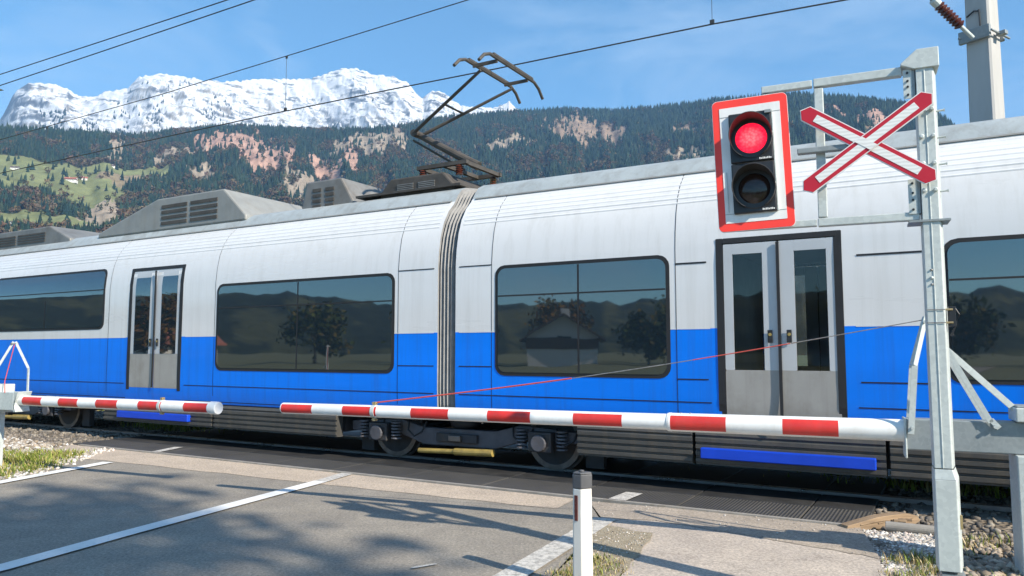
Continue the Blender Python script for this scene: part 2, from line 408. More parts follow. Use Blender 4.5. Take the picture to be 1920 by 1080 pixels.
for i in range(26):
    s_ = 2.1 - i * .36
    strip_pts.append(trk(s_, -3.0 - .035 * (2.2 - s_) + random.uniform(-.03, .03)))
sheet('pale_strip', strip_pts, .004, M['strip'])
# pavement on the near right of the crossing
sheet('pavement', [g(1128, 974), g(1250, 975), g(1400, 1000), g(1645, 1036), g(1652, 1062), g(1664, 1080), Vector((2.0, 4.3, 0)), Vector((-.4, -3, 0)), Vector((-3.5, -9, 0)), Vector((-5.1, -9, 0)), Vector((-1.9, -1, 0)), Vector((.35, 4.2, 0)), g(1165, 1080), g(1215, 1008), g(1140, 992)], .004, M['path'])
pp = [g(1104, 941), g(1250, 953), g(1450, 972), g(1612, 989), g(1632, 1018), g(1648, 1050)]
for u in range(1620, 1200, -28): pp.append(g(u, 974 + (u - 1210) * .168 + random.uniform(-1.5, 1.5)))
pp.append(g(1128, 973))
sheet('patched_asphalt', pp, .008, M['patch'])
sheet('dry_verge', [g(1128, 986), g(1160, 990), g(1190, 998), g(1224, 1001), g(1219, 1016), g(1206, 1026), g(1200, 1044), g(1184, 1054), g(1179, 1068), g(1163, 1080), Vector((.35, 4.2, 0)), Vector((-1.9, -1, 0)), Vector((-5.1, -9, 0)), Vector((-6.2, -9, 0)), Vector((-2.6, -1, 0)), g(1040, 1080), g(1062, 1058), g(1070, 1052), g(1090, 1022), g(1104, 1014)], .011, M['drysoil'])
# painted lines
def line(name, pts, w, mat, z=.014):
    pts = [Vector(p) for p in pts]; L = []; Rr = []
    for i, p in enumerate(pts):
        d = (pts[min(i + 1, len(pts) - 1)] - pts[max(0, i - 1)]).normalized(); q = Vector((-d.y, d.x, 0)) * w / 2
        L.append(p + q); Rr.append(p - q)
    mb = MB(); n = len(pts)
    mb.add([(p.x, p.y, z) for p in L + Rr], [(i, i + 1, n + i + 1, n + i) for i in range(n - 1)], mat)
    o = mb.build(name, fix=False)
    if o.data.polygons[0].normal.z < 0: o.data.flip_normals()
    tag(o, kind='structure'); return o
A0, A1 = g(0, 906), g(203, 868)
line('road_marking', [A0 - (A1 - A0).normalized() * 2 , A0, A1], .19, M['paint'])
line('road_marking', [A0 - rd * 40 - (A1 - A0).normalized() * 2.2, A0 - (A1 - A0).normalized() * 2.2], .19, M['paint'])
B0, B1, B2 = g(0, 1068), g(245, 1000), g(602, 904)
line('road_marking', [B0 - rd * 40, B0 - rd * 4, B0, B1, B2], .19, M['paint'])
line('road_marking', [B2 + (B2 - B1).normalized() * .01, g(683, 880)], .19, M['paint_worn'])
C0, C1 = g(985, 1066), g(1136, 974)
line('road_marking', [C0 - rd * 40, C0 - rd * 2, C0, C1], .22, M['paint_worn'])
line('road_marking', [g(1157, 941), g(1190, 928)], .2, M['paint_worn'], .026)
line('road_marking', [g(292, 850), g(335, 841)], .16, M['paint_worn'], .026)
line('road_marking', [g(772, 1068), g(795, 1064), g(818, 1060)], .035, M['paint_worn'])
# crossing panels (rubber), rails
def trackpart(mb, name, kind=None, label=None, cat=None, bevel=0):
    o = mb.build(name, bevel=bevel); o.location = t_o; o.rotation_euler = (0, 0, TRZ)
    tag(o, label, cat, kind=kind); return o
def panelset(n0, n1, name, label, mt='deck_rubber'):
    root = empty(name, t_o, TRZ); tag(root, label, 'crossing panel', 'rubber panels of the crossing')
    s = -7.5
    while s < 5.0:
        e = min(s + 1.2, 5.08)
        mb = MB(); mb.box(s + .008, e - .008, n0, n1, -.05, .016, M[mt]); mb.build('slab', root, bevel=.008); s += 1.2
panelset(-2.33, -1.62, 'crossing_deck', 'ribbed grey rubber crossing deck outside the near rail', 'crossing')
panelset(-1.60, -.86, 'crossing_deck', 'smooth rubber crossing deck hard against the near rail, train shadow put into its colour', 'deck_rubber')
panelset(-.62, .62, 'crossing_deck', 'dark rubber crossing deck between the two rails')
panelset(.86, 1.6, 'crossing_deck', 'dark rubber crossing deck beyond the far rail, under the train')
mb = MB(); mb.box(-7.2, 4.9, -2.40, -2.345, -.04, .024, M['concrete']); trackpart(mb, 'kerb', 'structure')
for n_, lab in ((-.755, 'shiny steel rail nearest the road, under the train'), (.755, 'shiny steel rail on the far side of the track')):
    root = empty('rail', trk(0, n_), TRZ); tag(root, lab, 'rail', 'rails of the track')
    mb = MB(); mb.prism([(-.036, -.012), (.036, -.012), (.036, .034), (.028, .040), (-.028, .040), (-.036, .034)], 'x', -260, 160, M['rail']); mb.build('rail_head', root)
    mb = MB(); mb.box(-260, 160, -.012, .012, -.10, -.012, M['rail_web']); mb.build('rail_web', root)
mbs = MB()
# sleepers that lie in the ballast either side of the crossing
sl = None
for s_ in [x * .62 + 5.5 for x in range(14)] + [-7.9 - x * .62 for x in range(26)]:
    if sl is None:
        mb = MB(); mb.box(-.13, .13, -1.25, 1.25, -.14, -.016, M['concrete']); sl = mb.build('sleeper', bevel=.015); o = sl
    else:
        o = sl.copy(); C.objects.link(o)
    o.location = trk(s_, 0, 0); o.rotation_euler = (0, 0, TRZ); tag(o, 'grey concrete sleeper in the ballast under the train', 'sleeper', 'sleepers in the track')

# ------------------------------------------------------------------ stones and grass
ICO = bmesh.new(); bmesh.ops.create_icosphere(ICO, subdivisions=1, radius=1)
ico_v = np.array([v.co[:] for v in ICO.verts]); ico_f = np.array([[v.index for v in f.verts] for f in ICO.faces]); ICO.free()
def stones(name, pts, rad, cols, label=None):
    n = len(pts); k = len(ico_v)
    sc = rad[:, None, None] * RNG.uniform(.55, 1.25, (n, 1, 3)); jit = RNG.uniform(.75, 1.25, (n, k, 1))
    V = ico_v[None] * jit * sc
    a = RNG.uniform(0, 6.28, n); ca, sa = np.cos(a)[:, None], np.sin(a)[:, None]
    V = np.stack([V[..., 0] * ca - V[..., 1] * sa, V[..., 0] * sa + V[..., 1] * ca, V[..., 2] * .8], -1) + pts[:, None]
    Fs = ico_f[None] + (np.arange(n) * k)[:, None, None]
    o = np_mesh(name, V.reshape(-1, 3), Fs.reshape(-1, 3), np.repeat(cols, k, 0), M['stone'])
    return tag(o, kind='stuff')
def in_poly(P, poly):
    poly = [(p[0], p[1]) for p in poly]; r = np.zeros(len(P), bool); j = len(poly) - 1
    for i in range(len(poly)):
        (xi, yi), (xj, yj) = poly[i], poly[j]
        c = ((yi > P[:, 1]) != (yj > P[:, 1])) & (P[:, 0] < (xj - xi) * (P[:, 1] - yi) / (yj - yi + 1e-12) + xi)
        r ^= c; j = i
    return r
def scatter(poly, n, z=0.0):
    P = np.array([(p[0], p[1]) for p in poly]); lo, hi = P.min(0), P.max(0)
    q = RNG.uniform(lo, hi, (n * 3, 2)); q = q[in_poly(q, poly)][:n]
    return np.c_[q, np.full(len(q), z)]
def pick(cols, n, var=.25):
    c = np.array(cols)[RNG.integers(0, len(cols), n)]
    return np.clip(c * RNG.uniform(1 - var, 1 + var, (n, 1)), 0, 1)
white_gravel = [(.55, .53, .49), (.62, .60, .57), (.42, .39, .35), (.48, .42, .36), (.30, .28, .26), (.50, .42, .38)]
brown_gravel = [(.30, .24, .18), (.38, .32, .25), (.24, .20, .16), (.42, .36, .29), (.20, .17, .14)]
poly_g = [g(1614, 990), g(1760, 1003), g(1765, 1080), Vector((2.95, 5.0, 0)), Vector((2.3, 4.6, 0)), g(1664, 1080), g(1650, 1058), g(1634, 1020)]
q = scatter(poly_g, 5200); q[:, 2] = -.035 + .05 * fbm(q[:, 0] * 1.3, q[:, 1] * 1.3, 4)
sheet('gravel_bed', poly_g, -.012, M['ballast'])
stones('gravel', q, RNG.uniform(.010, .026, len(q)), pick(white_gravel, len(q)))
poly_b = [g(1755, 1003), trk(9.5, -2.45), Vector((7.5, 3.6, 0)), Vector((2.95, 5.0, 0)), g(1765, 1080)]
q = scatter(poly_b, 4200); q[:, 2] = -.05 + .10 * fbm(q[:, 0] * 1.1, q[:, 1] * 1.1, 9)
stones('gravel', q, RNG.uniform(.012, .045, len(q)), pick(brown_gravel, len(q)))
poly_l = [g(195, 841), g(110, 872), g(0, 899), Vector((-6.7, 9.1, 0)), Vector((-9.5, 9.5, 0)), trk(-11, -2.3), trk(-7.3, -2.3)]
q = scatter(poly_l, 5200); q[:, 2] = -.05 + .07 * fbm(q[:, 0] * 1.1, q[:, 1] * 1.1, 9)
stones('gravel', q, RNG.uniform(.012, .045, len(q)), pick(brown_gravel + white_gravel[:3], len(q)))
edge = np.array([np.array(g(195, 843)) * (1 - t) + np.array(g(20, 897)) * t for t in RNG.uniform(0, 1, 260)]); edge[:, :2] += RNG.normal(0, .12, (260, 2))
stones('gravel', edge + [0, 0, .005], RNG.uniform(.012, .035, 260), pick(white_gravel, 260))
qb = np.array([trk(s_, n_, -.02) for s_, n_ in zip(np.r_[RNG.uniform(5.1, 16, 5000), RNG.uniform(-24, -7.6, 7000)], RNG.uniform(-2.4, 2.6, 12000))])
stones('ballast', qb, RNG.uniform(.02, .045, len(qb)), pick([(.16, .14, .12), (.22, .19, .16), (.12, .11, .10), (.26, .23, .19)], len(qb)))
lit = scatter([g(1128, 990), g(1222, 1004), g(1165, 1080), g(1040, 1080)], 420); lit[:, 2] = .012
stones('gravel', lit, RNG.uniform(.003, .010, len(lit)), pick(white_gravel + brown_gravel, len(lit)))
lit2 = scatter(pp, 70); lit2[:, 2] = .012
stones('gravel', lit2, RNG.uniform(.004, .010, len(lit2)), pick(white_gravel, len(lit2)))
def grass(name, pts, h, cols, w=.006):
    n = len(pts); a = RNG.uniform(0, 6.28, n); hh = h * RNG.uniform(.35, 1.15, n); lean = RNG.uniform(.15, .9, n) * hh
    d = np.stack([np.cos(a), np.sin(a), 0 * a], 1); s = np.stack([-np.sin(a), np.cos(a), 0 * a], 1) * (w * RNG.uniform(.6, 1.6, n))[:, None]
    z = np.array([0, 0, 1.0])
    p1 = pts + d * (lean * .35)[:, None] + z * (hh * .6)[:, None]; p2 = pts + d * lean[:, None] + z * hh[:, None]
    V = np.stack([pts - s, pts + s, p1 + s * .8, p1 - s * .8, p2], 1).reshape(-1, 3)
    b0 = np.arange(n) * 5
    Fs = np.concatenate([np.stack([b0, b0 + 1, b0 + 2], 1), np.stack([b0, b0 + 2, b0 + 3], 1), np.stack([b0 + 3, b0 + 2, b0 + 4], 1)])
    return tag(np_mesh(name, V, Fs, np.repeat(cols, 5, 0), M['blade']), kind='stuff')
green = [(.17, .22, .035), (.24, .28, .05), (.11, .16, .03), (.32, .31, .09), (.36, .29, .13)]
dry = [(.42, .33, .17), (.34, .25, .12), (.22, .20, .07), (.50, .42, .26)]
def tufts(poly, k, per, spread, z=-.03):
    c = scatter(poly, k, z); return (np.repeat(c, per, 0) + np.c_[RNG.normal(0, spread, (len(c) * per, 2)), np.zeros(len(c) * per)])
pl2 = [g(175, 848), g(110, 868), g(30, 890), Vector((-6.9, 9.3, 0)), Vector((-9.5, 10), ), g(0, 845)] if False else [g(175, 850), g(100, 874), g(0, 897), Vector((-6.8, 9.3, 0)), Vector((-9.3, 9.8, 0)), g(-60, 852), g(60, 846)]
q = tufts(pl2, 150, 46, .11); grass('grass', q, .11, pick(green, len(q)))
q = tufts([g(1650, 1048), g(1755, 1040), g(1765, 1080), Vector((2.6, 4.7, 0)), g(1664, 1080)], 26, 30, .05); grass('grass', q, .09, pick(dry + green[:2], len(q)), .004)
q = tufts(poly_b, 70, 26, .08); grass('grass', q, .12, pick(dry + green[:4], len(q)), .005)
q = tufts([g(1090, 1040), g(1180, 1060), g(1165, 1080), Vector((.35, 4.2, 0)), g(1035, 1080)], 46, 40, .05, .012); grass('grass', q, .035, pick(dry + green[1:4], len(q)), .003)
q = np.array([trk(s_, n_, -.03) for s_, n_ in zip(np.r_[RNG.normal(6.0, .9, 1600), RNG.normal(-8.6, .8, 1400)], RNG.uniform(.0, 2.6, 3000))])
grass('grass', q, .16, pick(green, len(q)), .009)
far_q = np.array([trk(s_, n_, -.06) for s_, n_ in zip(RNG.uniform(-24, 14, 14000), RNG.uniform(2.6, 6.5, 14000))])
m_ = ~((far_q @ np.array(t_x) > -99) & ((far_q - np.array(t_o)) @ np.array(t_x) > -7.4) & ((far_q - np.array(t_o)) @ np.array(t_x) < 2.2))
grass('grass', far_q[m_], .22, pick(green, int(m_.sum())), .012)
# broken sleeper end and concrete pipe lying by the crossing
def at_track(mb, name, label, cat, loc, rz, bevel=.006):
    o = mb.build(name, bevel=bevel); o.location = loc; o.rotation_euler = (0, 0, rz); return tag(o, label, cat)
mb = MB(); mb.prism([(-.46, -.02), (.30, -.02), (.40, .02), (.36, .07), (.20, .10), (-.10, .085), (-.44, .03)], 'y', -.05, .05, M['wood'])
for k in range(5): mb.bar((-.3 + .1 * k, -.054, .03 + .01 * (k % 2)), (.0 + .08 * k, -.054, .06), .008, .012, M['wood'])
at_track(mb, 'wooden_beam', 'splintered brown timber at the end of the rubber deck', 'timber', g(1655, 984), R(18))
for px, py, rz, lab in ((1672, 981, .4, 'rotten wood chunk just beyond the splintered timber'), (1688, 986, -.3, 'rotten wood chunk closest to the concrete pipe')):
    mb = MB()
    for k in range(7):
        x = random.uniform(-.06, .06); z = random.uniform(.0, .05); y = random.uniform(-.05, .05)
        mb.box(x - .05, x + .06, y - .02, y + .02, z, z + random.uniform(.015, .03), M['wood'], Matrix.Rotation(random.uniform(-.5, .5), 3, 'Z'))
    at_track(mb, 'wood_chunk', lab, 'wood', g(px, py), rz, .003)
mb = MB(); mb.tube([(-.26, 0, .03), (.32, 0, .03)], .045, M['concrete'], 16)
o = at_track(mb, 'concrete_pipe', 'grey concrete pipe lying on the gravel by the track', 'pipe', g(1722, 999), TRZ, .004)

# ------------------------------------------------------------------ train
HALF = [(-1.40, .72), (-1.44, .86), (-1.45, 1.10), (-1.45, 1.87), (-1.45, 2.30), (-1.45, 2.80), (-1.43, 3.02), (-1.385, 3.25), (-1.31, 3.45), (-1.20, 3.62), (-1.075, 3.74), (-1.035, 3.79), (-.96, 3.90), (-.87, 3.99), (-.74, 4.05), (-.45, 4.09), (0, 4.10)]
def y_at(z):
    for (y0, z0), (y1, z1) in zip(HALF, HALF[1:]):
        if z0 <= z <= z1: return y0 + (y1 - y0) * (z - z0) / (z1 - z0)
    return HALF[0][0] if z < .72 else 0
train = empty('passenger_train', t_o, TRZ)
tag(train, 'white and blue electric passenger train passing through the level crossing', 'train')
def shell(name, s0, s1, openings=(), split=1.87, parent=train):
    # openings: (s0, s1, z0, z1) left free on both sides
    ss = sorted({s0, s1, *[x for o in openings for x in o[:2]]})
    zs = sorted({z for _, z in HALF} | {split} | {z for o in openings for z in o[2:]})
    prof = [(y_at(z) if z < 4.10 else 0, z) for z in zs]
    full = prof + [(-y, z) for y, z in prof[::-1][1:]]
    mb = MB(); P = len(full)
    vs = [(s, y, z) for s in ss for y, z in full]
    for i in range(len(ss) - 1):
        for k in range(P - 1):
            zc = (full[k][1] + full[k + 1][1]) / 2; sc = (ss[i] + ss[i + 1]) / 2
            if any(o[0] < sc < o[1] and o[2] < zc < o[3] for o in openings): continue
            mat = M['train_blue'] if zc < split else (M['train_white'] if zc < 3.79 else M['train_roof'])
            a = i * P + k
            mb.add([vs[a], vs[a + 1], vs[a + P + 1], vs[a + P]], [(0, 1, 2, 3)], mat)
    for s in (s0, s1): mb.add([(s, y, z) for y, z in full], [tuple(range(P))], M['bellows'])
    mb.add([(s0, -1.40, .72), (s1, -1.40, .72), (s1, 1.40, .72), (s0, 1.40, .72)], [(0, 1, 2, 3)], M['train_skirt'])
    o = mb.build(name, parent, fix=False)
    bm = bmesh.new(); bm.from_mesh(o.data); bmesh.ops.remove_doubles(bm, verts=bm.verts, dist=1e-4); bmesh.ops.recalc_face_normals(bm, faces=bm.faces); bm.to_mesh(o.data); bm.free()
    o.data.polygons.foreach_set('use_smooth', [True] * len(o.data.polygons)); o.data.set_sharp_from_angle(angle=R(30))
    return o
DOOR_R = (3.56, 4.86, .78, 2.86); DOOR_L = (-7.35, -5.85, .95, 3.12)
car_a = shell('car_body', -26.0, -.36, [])
car_b = shell('car_body', -.06, 15.5, [DOOR_R])
def pane(mb, s0, s1, z0, z1, r, off, mat, side=-1, rows=14, thick=.012):
    zs = np.linspace(z0, z1, rows + 1)
    zs = sorted(set([*zs, *[z0 + r * t for t in (.1, .3, .6, 1)], *[z1 - r * t for t in (.1, .3, .6, 1)]]))
    vs = []; fs = []
    for z in zs:
        d = min(z - z0, z1 - z); ins = 0 if d >= r else r - math.sqrt(max(0, r * r - (r - d) ** 2))
        y = y_at(z) - off
        for s in (s0 + ins, s1 - ins): vs.append((s, y * (-side), z))
    n = len(zs)
    inner = [(v[0], v[1] + side * -1 * thick, v[2]) for v in vs]
    V = vs + inner; o = 2 * n
    fs = [(2 * i, 2 * i + 1, 2 * i + 3, 2 * i + 2) for i in range(n - 1)]
    fs += [(2 * i, 2 * i + 2, o + 2 * i + 2, o + 2 * i) for i in range(n - 1)] + [(2 * i + 1, o + 2 * i + 1, o + 2 * i + 3, 2 * i + 3) for i in range(n - 1)]
    fs += [(0, o, o + 1, 1), (2 * n - 2, 2 * n - 1, o + 2 * n - 1, o + 2 * n - 2)]
    mb.add(vs + inner, fs, mat)
def window(s0, s1, z0, z1, car, split=None):
    for side in (-1, 1):
        mb = MB(); pane(mb, s0, s1, z0, z1, .14, .006, M['rubber'], side); f = mb.build('window', car, smooth=True)
        mb = MB(); pane(mb, s0 + .045, s1 - .045, z0 + .045, z1 - .045, .11, .012, M['glass'], side); gq = mb.build('pane', f, smooth=True)
        if split:
            mb = MB()
            for sx in split:
                mb.add([(sx + dx, (y_at(z) - .0145) * (-side), z) for z in (z0 + .05, (z0 + z1) / 2, z1 - .05) for dx in (-.012, .012)], [(0, 1, 3, 2), (2, 3, 5, 4)], M['rubber'])
            mb.build('mullion', f, fix=False)
        # top hopper line of the window
        zt = z1 - .42
        mb = MB(); mb.add([(s, (y_at(z) - .0148) * (-side), z) for s in (s0 + .05, s1 - .05) for z in (zt, zt + .02)], [(0, 1, 3, 2)], M['rubber']); mb.build('hopper_bar', f, fix=False)
window(-4.95, -1.12, 1.29, 2.75, car_a, [-3.05])
window(.58, 2.98, 1.29, 2.75, car_b, [1.8])
window(5.78, 9.6, 1.29, 2.72, car_b, [7.7])
window(10.2, 14.6, 1.29, 2.72, car_b, [12.4])
for s0, s1 in ((-12.2, -8.15), (-16.7, -12.6), (-21.2, -17.1), (-25.6, -21.6)):
    window(s0, s1, 2.03, 3.20, car_a, [(s0 + s1) / 2])
# doors
def door(spec, car, clear):
    s0, s1, z0, z1 = spec
    for side in (-1, 1):
        gl_ = M['glass_clear'] if clear else M['glass']
        mid = (s0 + s1) / 2
        mb = MB()
        for a_, b_ in ((s0, s0 + .05), (s1 - .05, s1)): pane(mb, a_ - .03, b_, z0 - .03, z1 + .03, .01, .008, M['rubber'], side, 8)
        pane(mb, s0 + .05, s1 - .05, z1 - .03, z1 + .03, .01, .008, M['rubber'], side, 3)
        fr_ = mb.build('door_frame', car)
        for a_, b_ in ((s0 + .055, mid - .008), (mid + .008, s1 - .055)):
            lf = MB()
            zb = z0 + .62
            pane(lf, a_, b_, z0 + .01, zb, .02, .002, M['train_door'], side, 5, .03)
            wa, wb = (.10, .16) if a_ < mid - .3 else (.16, .10); pane(lf, a_, a_ + wa, zb, z1 - .04, .01, .002, M['train_leaf'], side, 10, .03)
            pane(lf, b_ - wb, b_, zb, z1 - .04, .01, .002, M['train_leaf'], side, 10, .03)
            pane(lf, a_ + wa, b_ - wb, z1 - .16, z1 - .04, .01, .002, M['train_leaf'], side, 3, .03)
            leaf = lf.build('door', car, smooth=True)
            pb = MB(); pane(pb, a_ + wa, b_ - wb, zb, z1 - .16, .02, (-.006 if clear else .006), gl_, side, 8, .006); pb.build('door_glass', leaf, smooth=True)
        for dx in (-.10, .10):
            eb = MB(); eb.box(mid + dx - .026, mid + dx + .026, side * 1.466, side * 1.476, 1.70, 1.84, M['black']); eb.tube([(mid + dx, side * 1.4765, 1.79), (mid + dx, side * 1.480, 1.79)], .018, M['damper'], 18); eb.build('door_button', car, bevel=.005)
        eb = MB(); eb.box(mid - .016, mid + .016, side * 1.462, side * 1.478, z0 + .02, z1 - .05, M['rubber']); eb.build('door_seal', car)
        sb = MB(); sb.box(s0 - .25, s1 + .25, side * 1.30, side * 1.47, .40, .52, M['train_step'])
        sb.build('door_step', car, bevel=.01)
door(DOOR_R, car_b, True); door(DOOR_L, car_a, False)
# vestibule behind the clear door: floor, ceiling, partitions
mb = MB(); mb.box(3.42, 5.0, -1.38, 1.38, .735, .772, M['train_inner']); mb.build('vestibule_floor', car_b)
mb = MB(); mb.box(3.40, 3.44, -1.37, 1.37, .78, 2.90, M['train_inner']); mb.box(4.98, 5.02, -1.37, 1.37, .78, 2.90, M['train_inner']); mb.box(3.44, 4.98, -1.37, 1.37, 2.87, 2.90, M['train_inner']); mb.build('vestibule_wall', car_b)
mb = MB(); mb.tube([(4.21, -.55, .78), (4.21, -.55, 2.87)], .018, M['damper'], 10); mb.build('grab_pole', car_b)
# panel seams, ribs along the roof edge, stripes
def strip_line(s0, s1, z, h, mat, car, name, off=.004):
    for side in (-1, 1):
        mb = MB(); mb.add([(s, (y_at(zz) - off) * (-side), zz) for s in (s0, s1) for zz in (z, z + h)], [(0, 1, 3, 2)], mat)
        mb.build(name, car, fix=False)
for car, segs in ((car_a, [(-25.9, -7.45), (-5.75, -.42)]), (car_b, [(0, 3.45), (4.97, 15.4)])):
    for a_, b_ in segs:
        strip_line(a_, b_, 1.02, .012, M['line'], car, 'panel_seam')
        strip_line(a_, b_, 1.862, .014, M['brass'] if False else M['train_white'], car, 'waist_stripe', .003)
        strip_line(a_, b_, .755, .012, M['line'], car, 'panel_seam')
    sa, sb = segs[0][0], segs[-1][1]
    mb = MB()
    for k in range(7):
        z = 3.36 + k * .062
        for side in (-1, 1):
            mb.add([(s, (y_at(zz) - off) * (-side), zz) for s in (sa, sb) for zz, off in ((z, .001), (z + .014, .006), (z + .028, .001))], [(0, 1, 4, 3), (1, 2, 5, 4)], M['train_white'])
    mb.build('cantrail_rib', car, fix=False)
    mb = MB()
    for side in (-1, 1):
        mb.add([(s, (y_at(zz) - off) * (-side), zz) for s in (sa, sb) for zz, off in ((3.782, .002), (3.785, .022), (3.802, .022), (3.812, .002))], [(0, 1, 5, 4), (1, 2, 6, 5), (2, 3, 7, 6)], M['equip_lt'])
    mb.build('gutter', car, fix=False)
strip_line(-1.05, -.42, 1.40, .012, M['line'], car_a, 'panel_seam'); strip_line(0, .52, 1.40, .012, M['line'], car_b, 'panel_seam')
strip_line(-1.05, -.42, 2.76, .014, M['line'], car_a, 'panel_seam'); strip_line(0, .52, 2.76, .014, M['line'], car_b, 'panel_seam')
strip_line(3.05, 3.42, 2.62, .02, M['line'], car_b, 'panel_seam'); strip_line(5.0, 5.72, 2.60, .02, M['line'], car_b, 'panel_seam')
strip_line(3.05, 3.42, 1.28, .014, M['line'], car_b, 'panel_seam'); strip_line(5.0, 5.72, 1.28, .014, M['line'], car_b, 'panel_seam')
# vertical body joints
def vjoint(s, car, w=.008):
    zs = [z for _, z in HALF if .8 <= z <= 3.8]
    for side in (-1, 1):
        mb = MB()
        vs = [(s + d, (y_at(z) - .003) * (-side), z) for z in zs for d in (0, w)]
        mb.add(vs, [(2 * i, 2 * i + 1, 2 * i + 3, 2 * i + 2) for i in range(len(zs) - 1)], M['line'])
        mb.build('body_joint', car, fix=False)
for s, c in ((-1.06, car_a), (-5.0, car_a), (-8.0, car_a), (.52, car_b), (3.05, car_b), (5.72, car_b), (10.0, car_b)): vjoint(s, c)
# gangway bellows
mb = MB(); full = [(y, z) for y, z in HALF] + [(-y, z) for y, z in HALF[::-1][1:]]
cuts = np.linspace(-.36, -.06, 11); vs = []; P = len(full)
for i, s in enumerate(cuts):
    k = .985 if i % 2 else .955
    vs += [(s, y * k, .85 + (z - .85) * k + .02) for y, z in full]
mb.add(vs, [(i * P + j, i * P + j + 1, (i + 1) * P + j + 1, (i + 1) * P + j) for i in range(10) for j in range(P - 1)], M['bellows'])
mb.build('gangway_bellows', train, fix=False)
# skirts
def skirt(s0, s1, car):
    for side in (-1, 1):
        mb = MB()
        prof = [(1.36, .72), (1.40, .70), (1.415, .66), (1.40, .64)]
        for k in range(4):
            z = .62 - k * .075
            prof += [(1.41, z), (1.41, z - .04), (1.385, z - .045), (1.385, z - .07)]
        prof += [(1.34, .32), (1.25, .32), (1.25, .72)]
        mb.prism([(side * y, z) for y, z in prof], 'x', s0, s1, M['train_skirt']); mb.build('skirt', car)
for s0, s1, c in ((-8.1, -5.05, car_a), (-5.0, -2.25, car_a), (1.75, 3.2, car_b), (3.24, 5.2, car_b), (5.24, 8.4, car_b), (8.44, 12.0, car_b), (-26, -15.2, car_a)): skirt(s0, s1, c)
# underframe boxes
for s0, s1, c in ((-8.0, -2.3, car_a), (1.8, 12, car_b)):
    mb = MB(); mb.box(s0, s1, -1.15, 1.15, .38, .70, M['bogie']); mb.build('underframe', c)
# bogies
def bogie(s):
    b_ = empty('bogie', (s, 0, 0)); b_.parent = train
    mb = MB()
    for side in (-1, 1):
        mb.prism([(-1.95, .56), (-1.95, .42), (-1.0, .40), (-.6, .28), (.6, .28), (1.0, .40), (1.95, .42), (1.95, .56), (1.0, .62), (.6, .52), (-.6, .52), (-1.0, .62)], 'y', side * 1.02, side * 1.14, M['bogie_blue'])
    mb.box(-.3, .3, -1.0, 1.0, .3, .5, M['bogie']); mb.build('bogie_frame', b_, bevel=.015)
    for ax in (-1.35, 1.35):
        w_ = MB()
        w_.tube([(ax, -.95, .42), (ax, .95, .42)], .075, M['bogie'], 12); axo = w_.build('axle', b_)
        for side in (-1, 1):
            t_ = MB(); t_.tube([(ax, side * .70, .42), (ax, side * .725, .42), (ax, side * .725, .42), (ax, side * .83, .42)], [.43, .43, .40, .40], M['wheel'], 40); 
            t_.tube([(ax, side * .83, .42), (ax, side * .845, .42)], [.33, .12], M['bogie'], 32); t_.build('wheel', b_, smooth=True)
            t_ = MB(); t_.box(ax - .17, ax + .17, side * 1.145, side * 1.27, .30, .56, M['bogie']); t_.tube([(ax, side * 1.27, .42), (ax, side * 1.32, .42)], .11, M['bogie_blue'], 16); t_.build('axle_box', b_, bevel=.015)
            t_ = MB()
            for k in range(6): t_.tube([(ax - .3, side * 1.2, .34 + k * .045), (ax - .3, side * 1.2, .36 + k * .045)], [.08, .075], M['bogie_blue'], 14)
            t_.build('coil_spring', b_); t_ = MB()
            for k in range(6): t_.tube([(ax + .3, side * 1.2, .34 + k * .045), (ax + .3, side * 1.2, .36 + k * .045)], [.08, .075], M['bogie_blue'], 14)
            t_.build('coil_spring', b_)
    for side in (-1, 1):
        for x0 in (-1.62, -.85, .9, 1.55):
            t_ = MB(); t_.tube([(x0, side * 1.16, .60), (x0 + .05, side * 1.24, .48), (x0 + .16, side * 1.25, .40), (x0 + .26, side * 1.20, .46), (x0 + .30, side * 1.14, .60)], .014, M['rubber'], 8); t_.build('hose', b_)
        t_ = MB(); t_.box(-.34, .34, side * 1.15, side * 1.20, .34, .46, M['bogie']); t_.box(-.10, .10, side * 1.2, side * 1.25, .36, .44, M['wheel']); t_.build('brake_unit', b_, bevel=.01)
    for side in (-1, 1):
        t_ = MB(); t_.tube([(-.62, side * 1.22, .20), (.0, side * 1.22, .22), (0.0, side * 1.22, .22), (.62, side * 1.22, .24)], [.035, .035, .05, .05], M['damper'], 12); t_.build('damper', b_)
        t_ = MB(); t_.sphere((0, side * .95, .60), .24, M['rubber'], 16, 8, (1, .8, .5)); t_.build('air_spring', b_, smooth=True)
        t_ = MB(); t_.box(-2.05, -1.8, side * .7, side * .8, .08, .42, M['bogie']); t_.build('guard_iron', b_); t_ = MB(); t_.box(1.8, 2.05, side * .7, side * .8, .08, .42, M['bogie']); t_.build('guard_iron', b_)
bogie(-.21); bogie(-11.6); bogie(13.8)
# roof equipment
def cowl(name, s0, s1, z0, z1, hw, mat, car, sl0=.5, sl1=.5, vents=0, dark=None):
    mb = MB(); mb.prism([(s0, z0), (s1, z0), (s1, z0 + .1), (s1 - sl1, z1), (s0 + sl0, z1), (s0, z0 + .1)], 'y', -hw, hw, mat)
    o = mb.build(name, car, bevel=.03)
    if vents:
        L = (s1 - s0 - sl0 - sl1 - .2) / vents
        for k in range(vents):
            a_ = s0 + sl0 + .1 + k * L
            for side in (-1, 1):
                mb = MB()
                for j in range(4):
                    z = z0 + .1 + j * (z1 - z0 - .2) / 4
                    mb.box(a_ + .05, a_ + L - .05, side * hw, side * (hw + .012), z, z + (z1 - z0 - .2) / 7, dark or M['equip_dk'])
                mb.build('vent', o)
    return o
cowl('air_conditioner', -9.3, -4.9, 3.93, 4.56, .95, M['equip_lt'], car_a, 1.9, .6, 2)
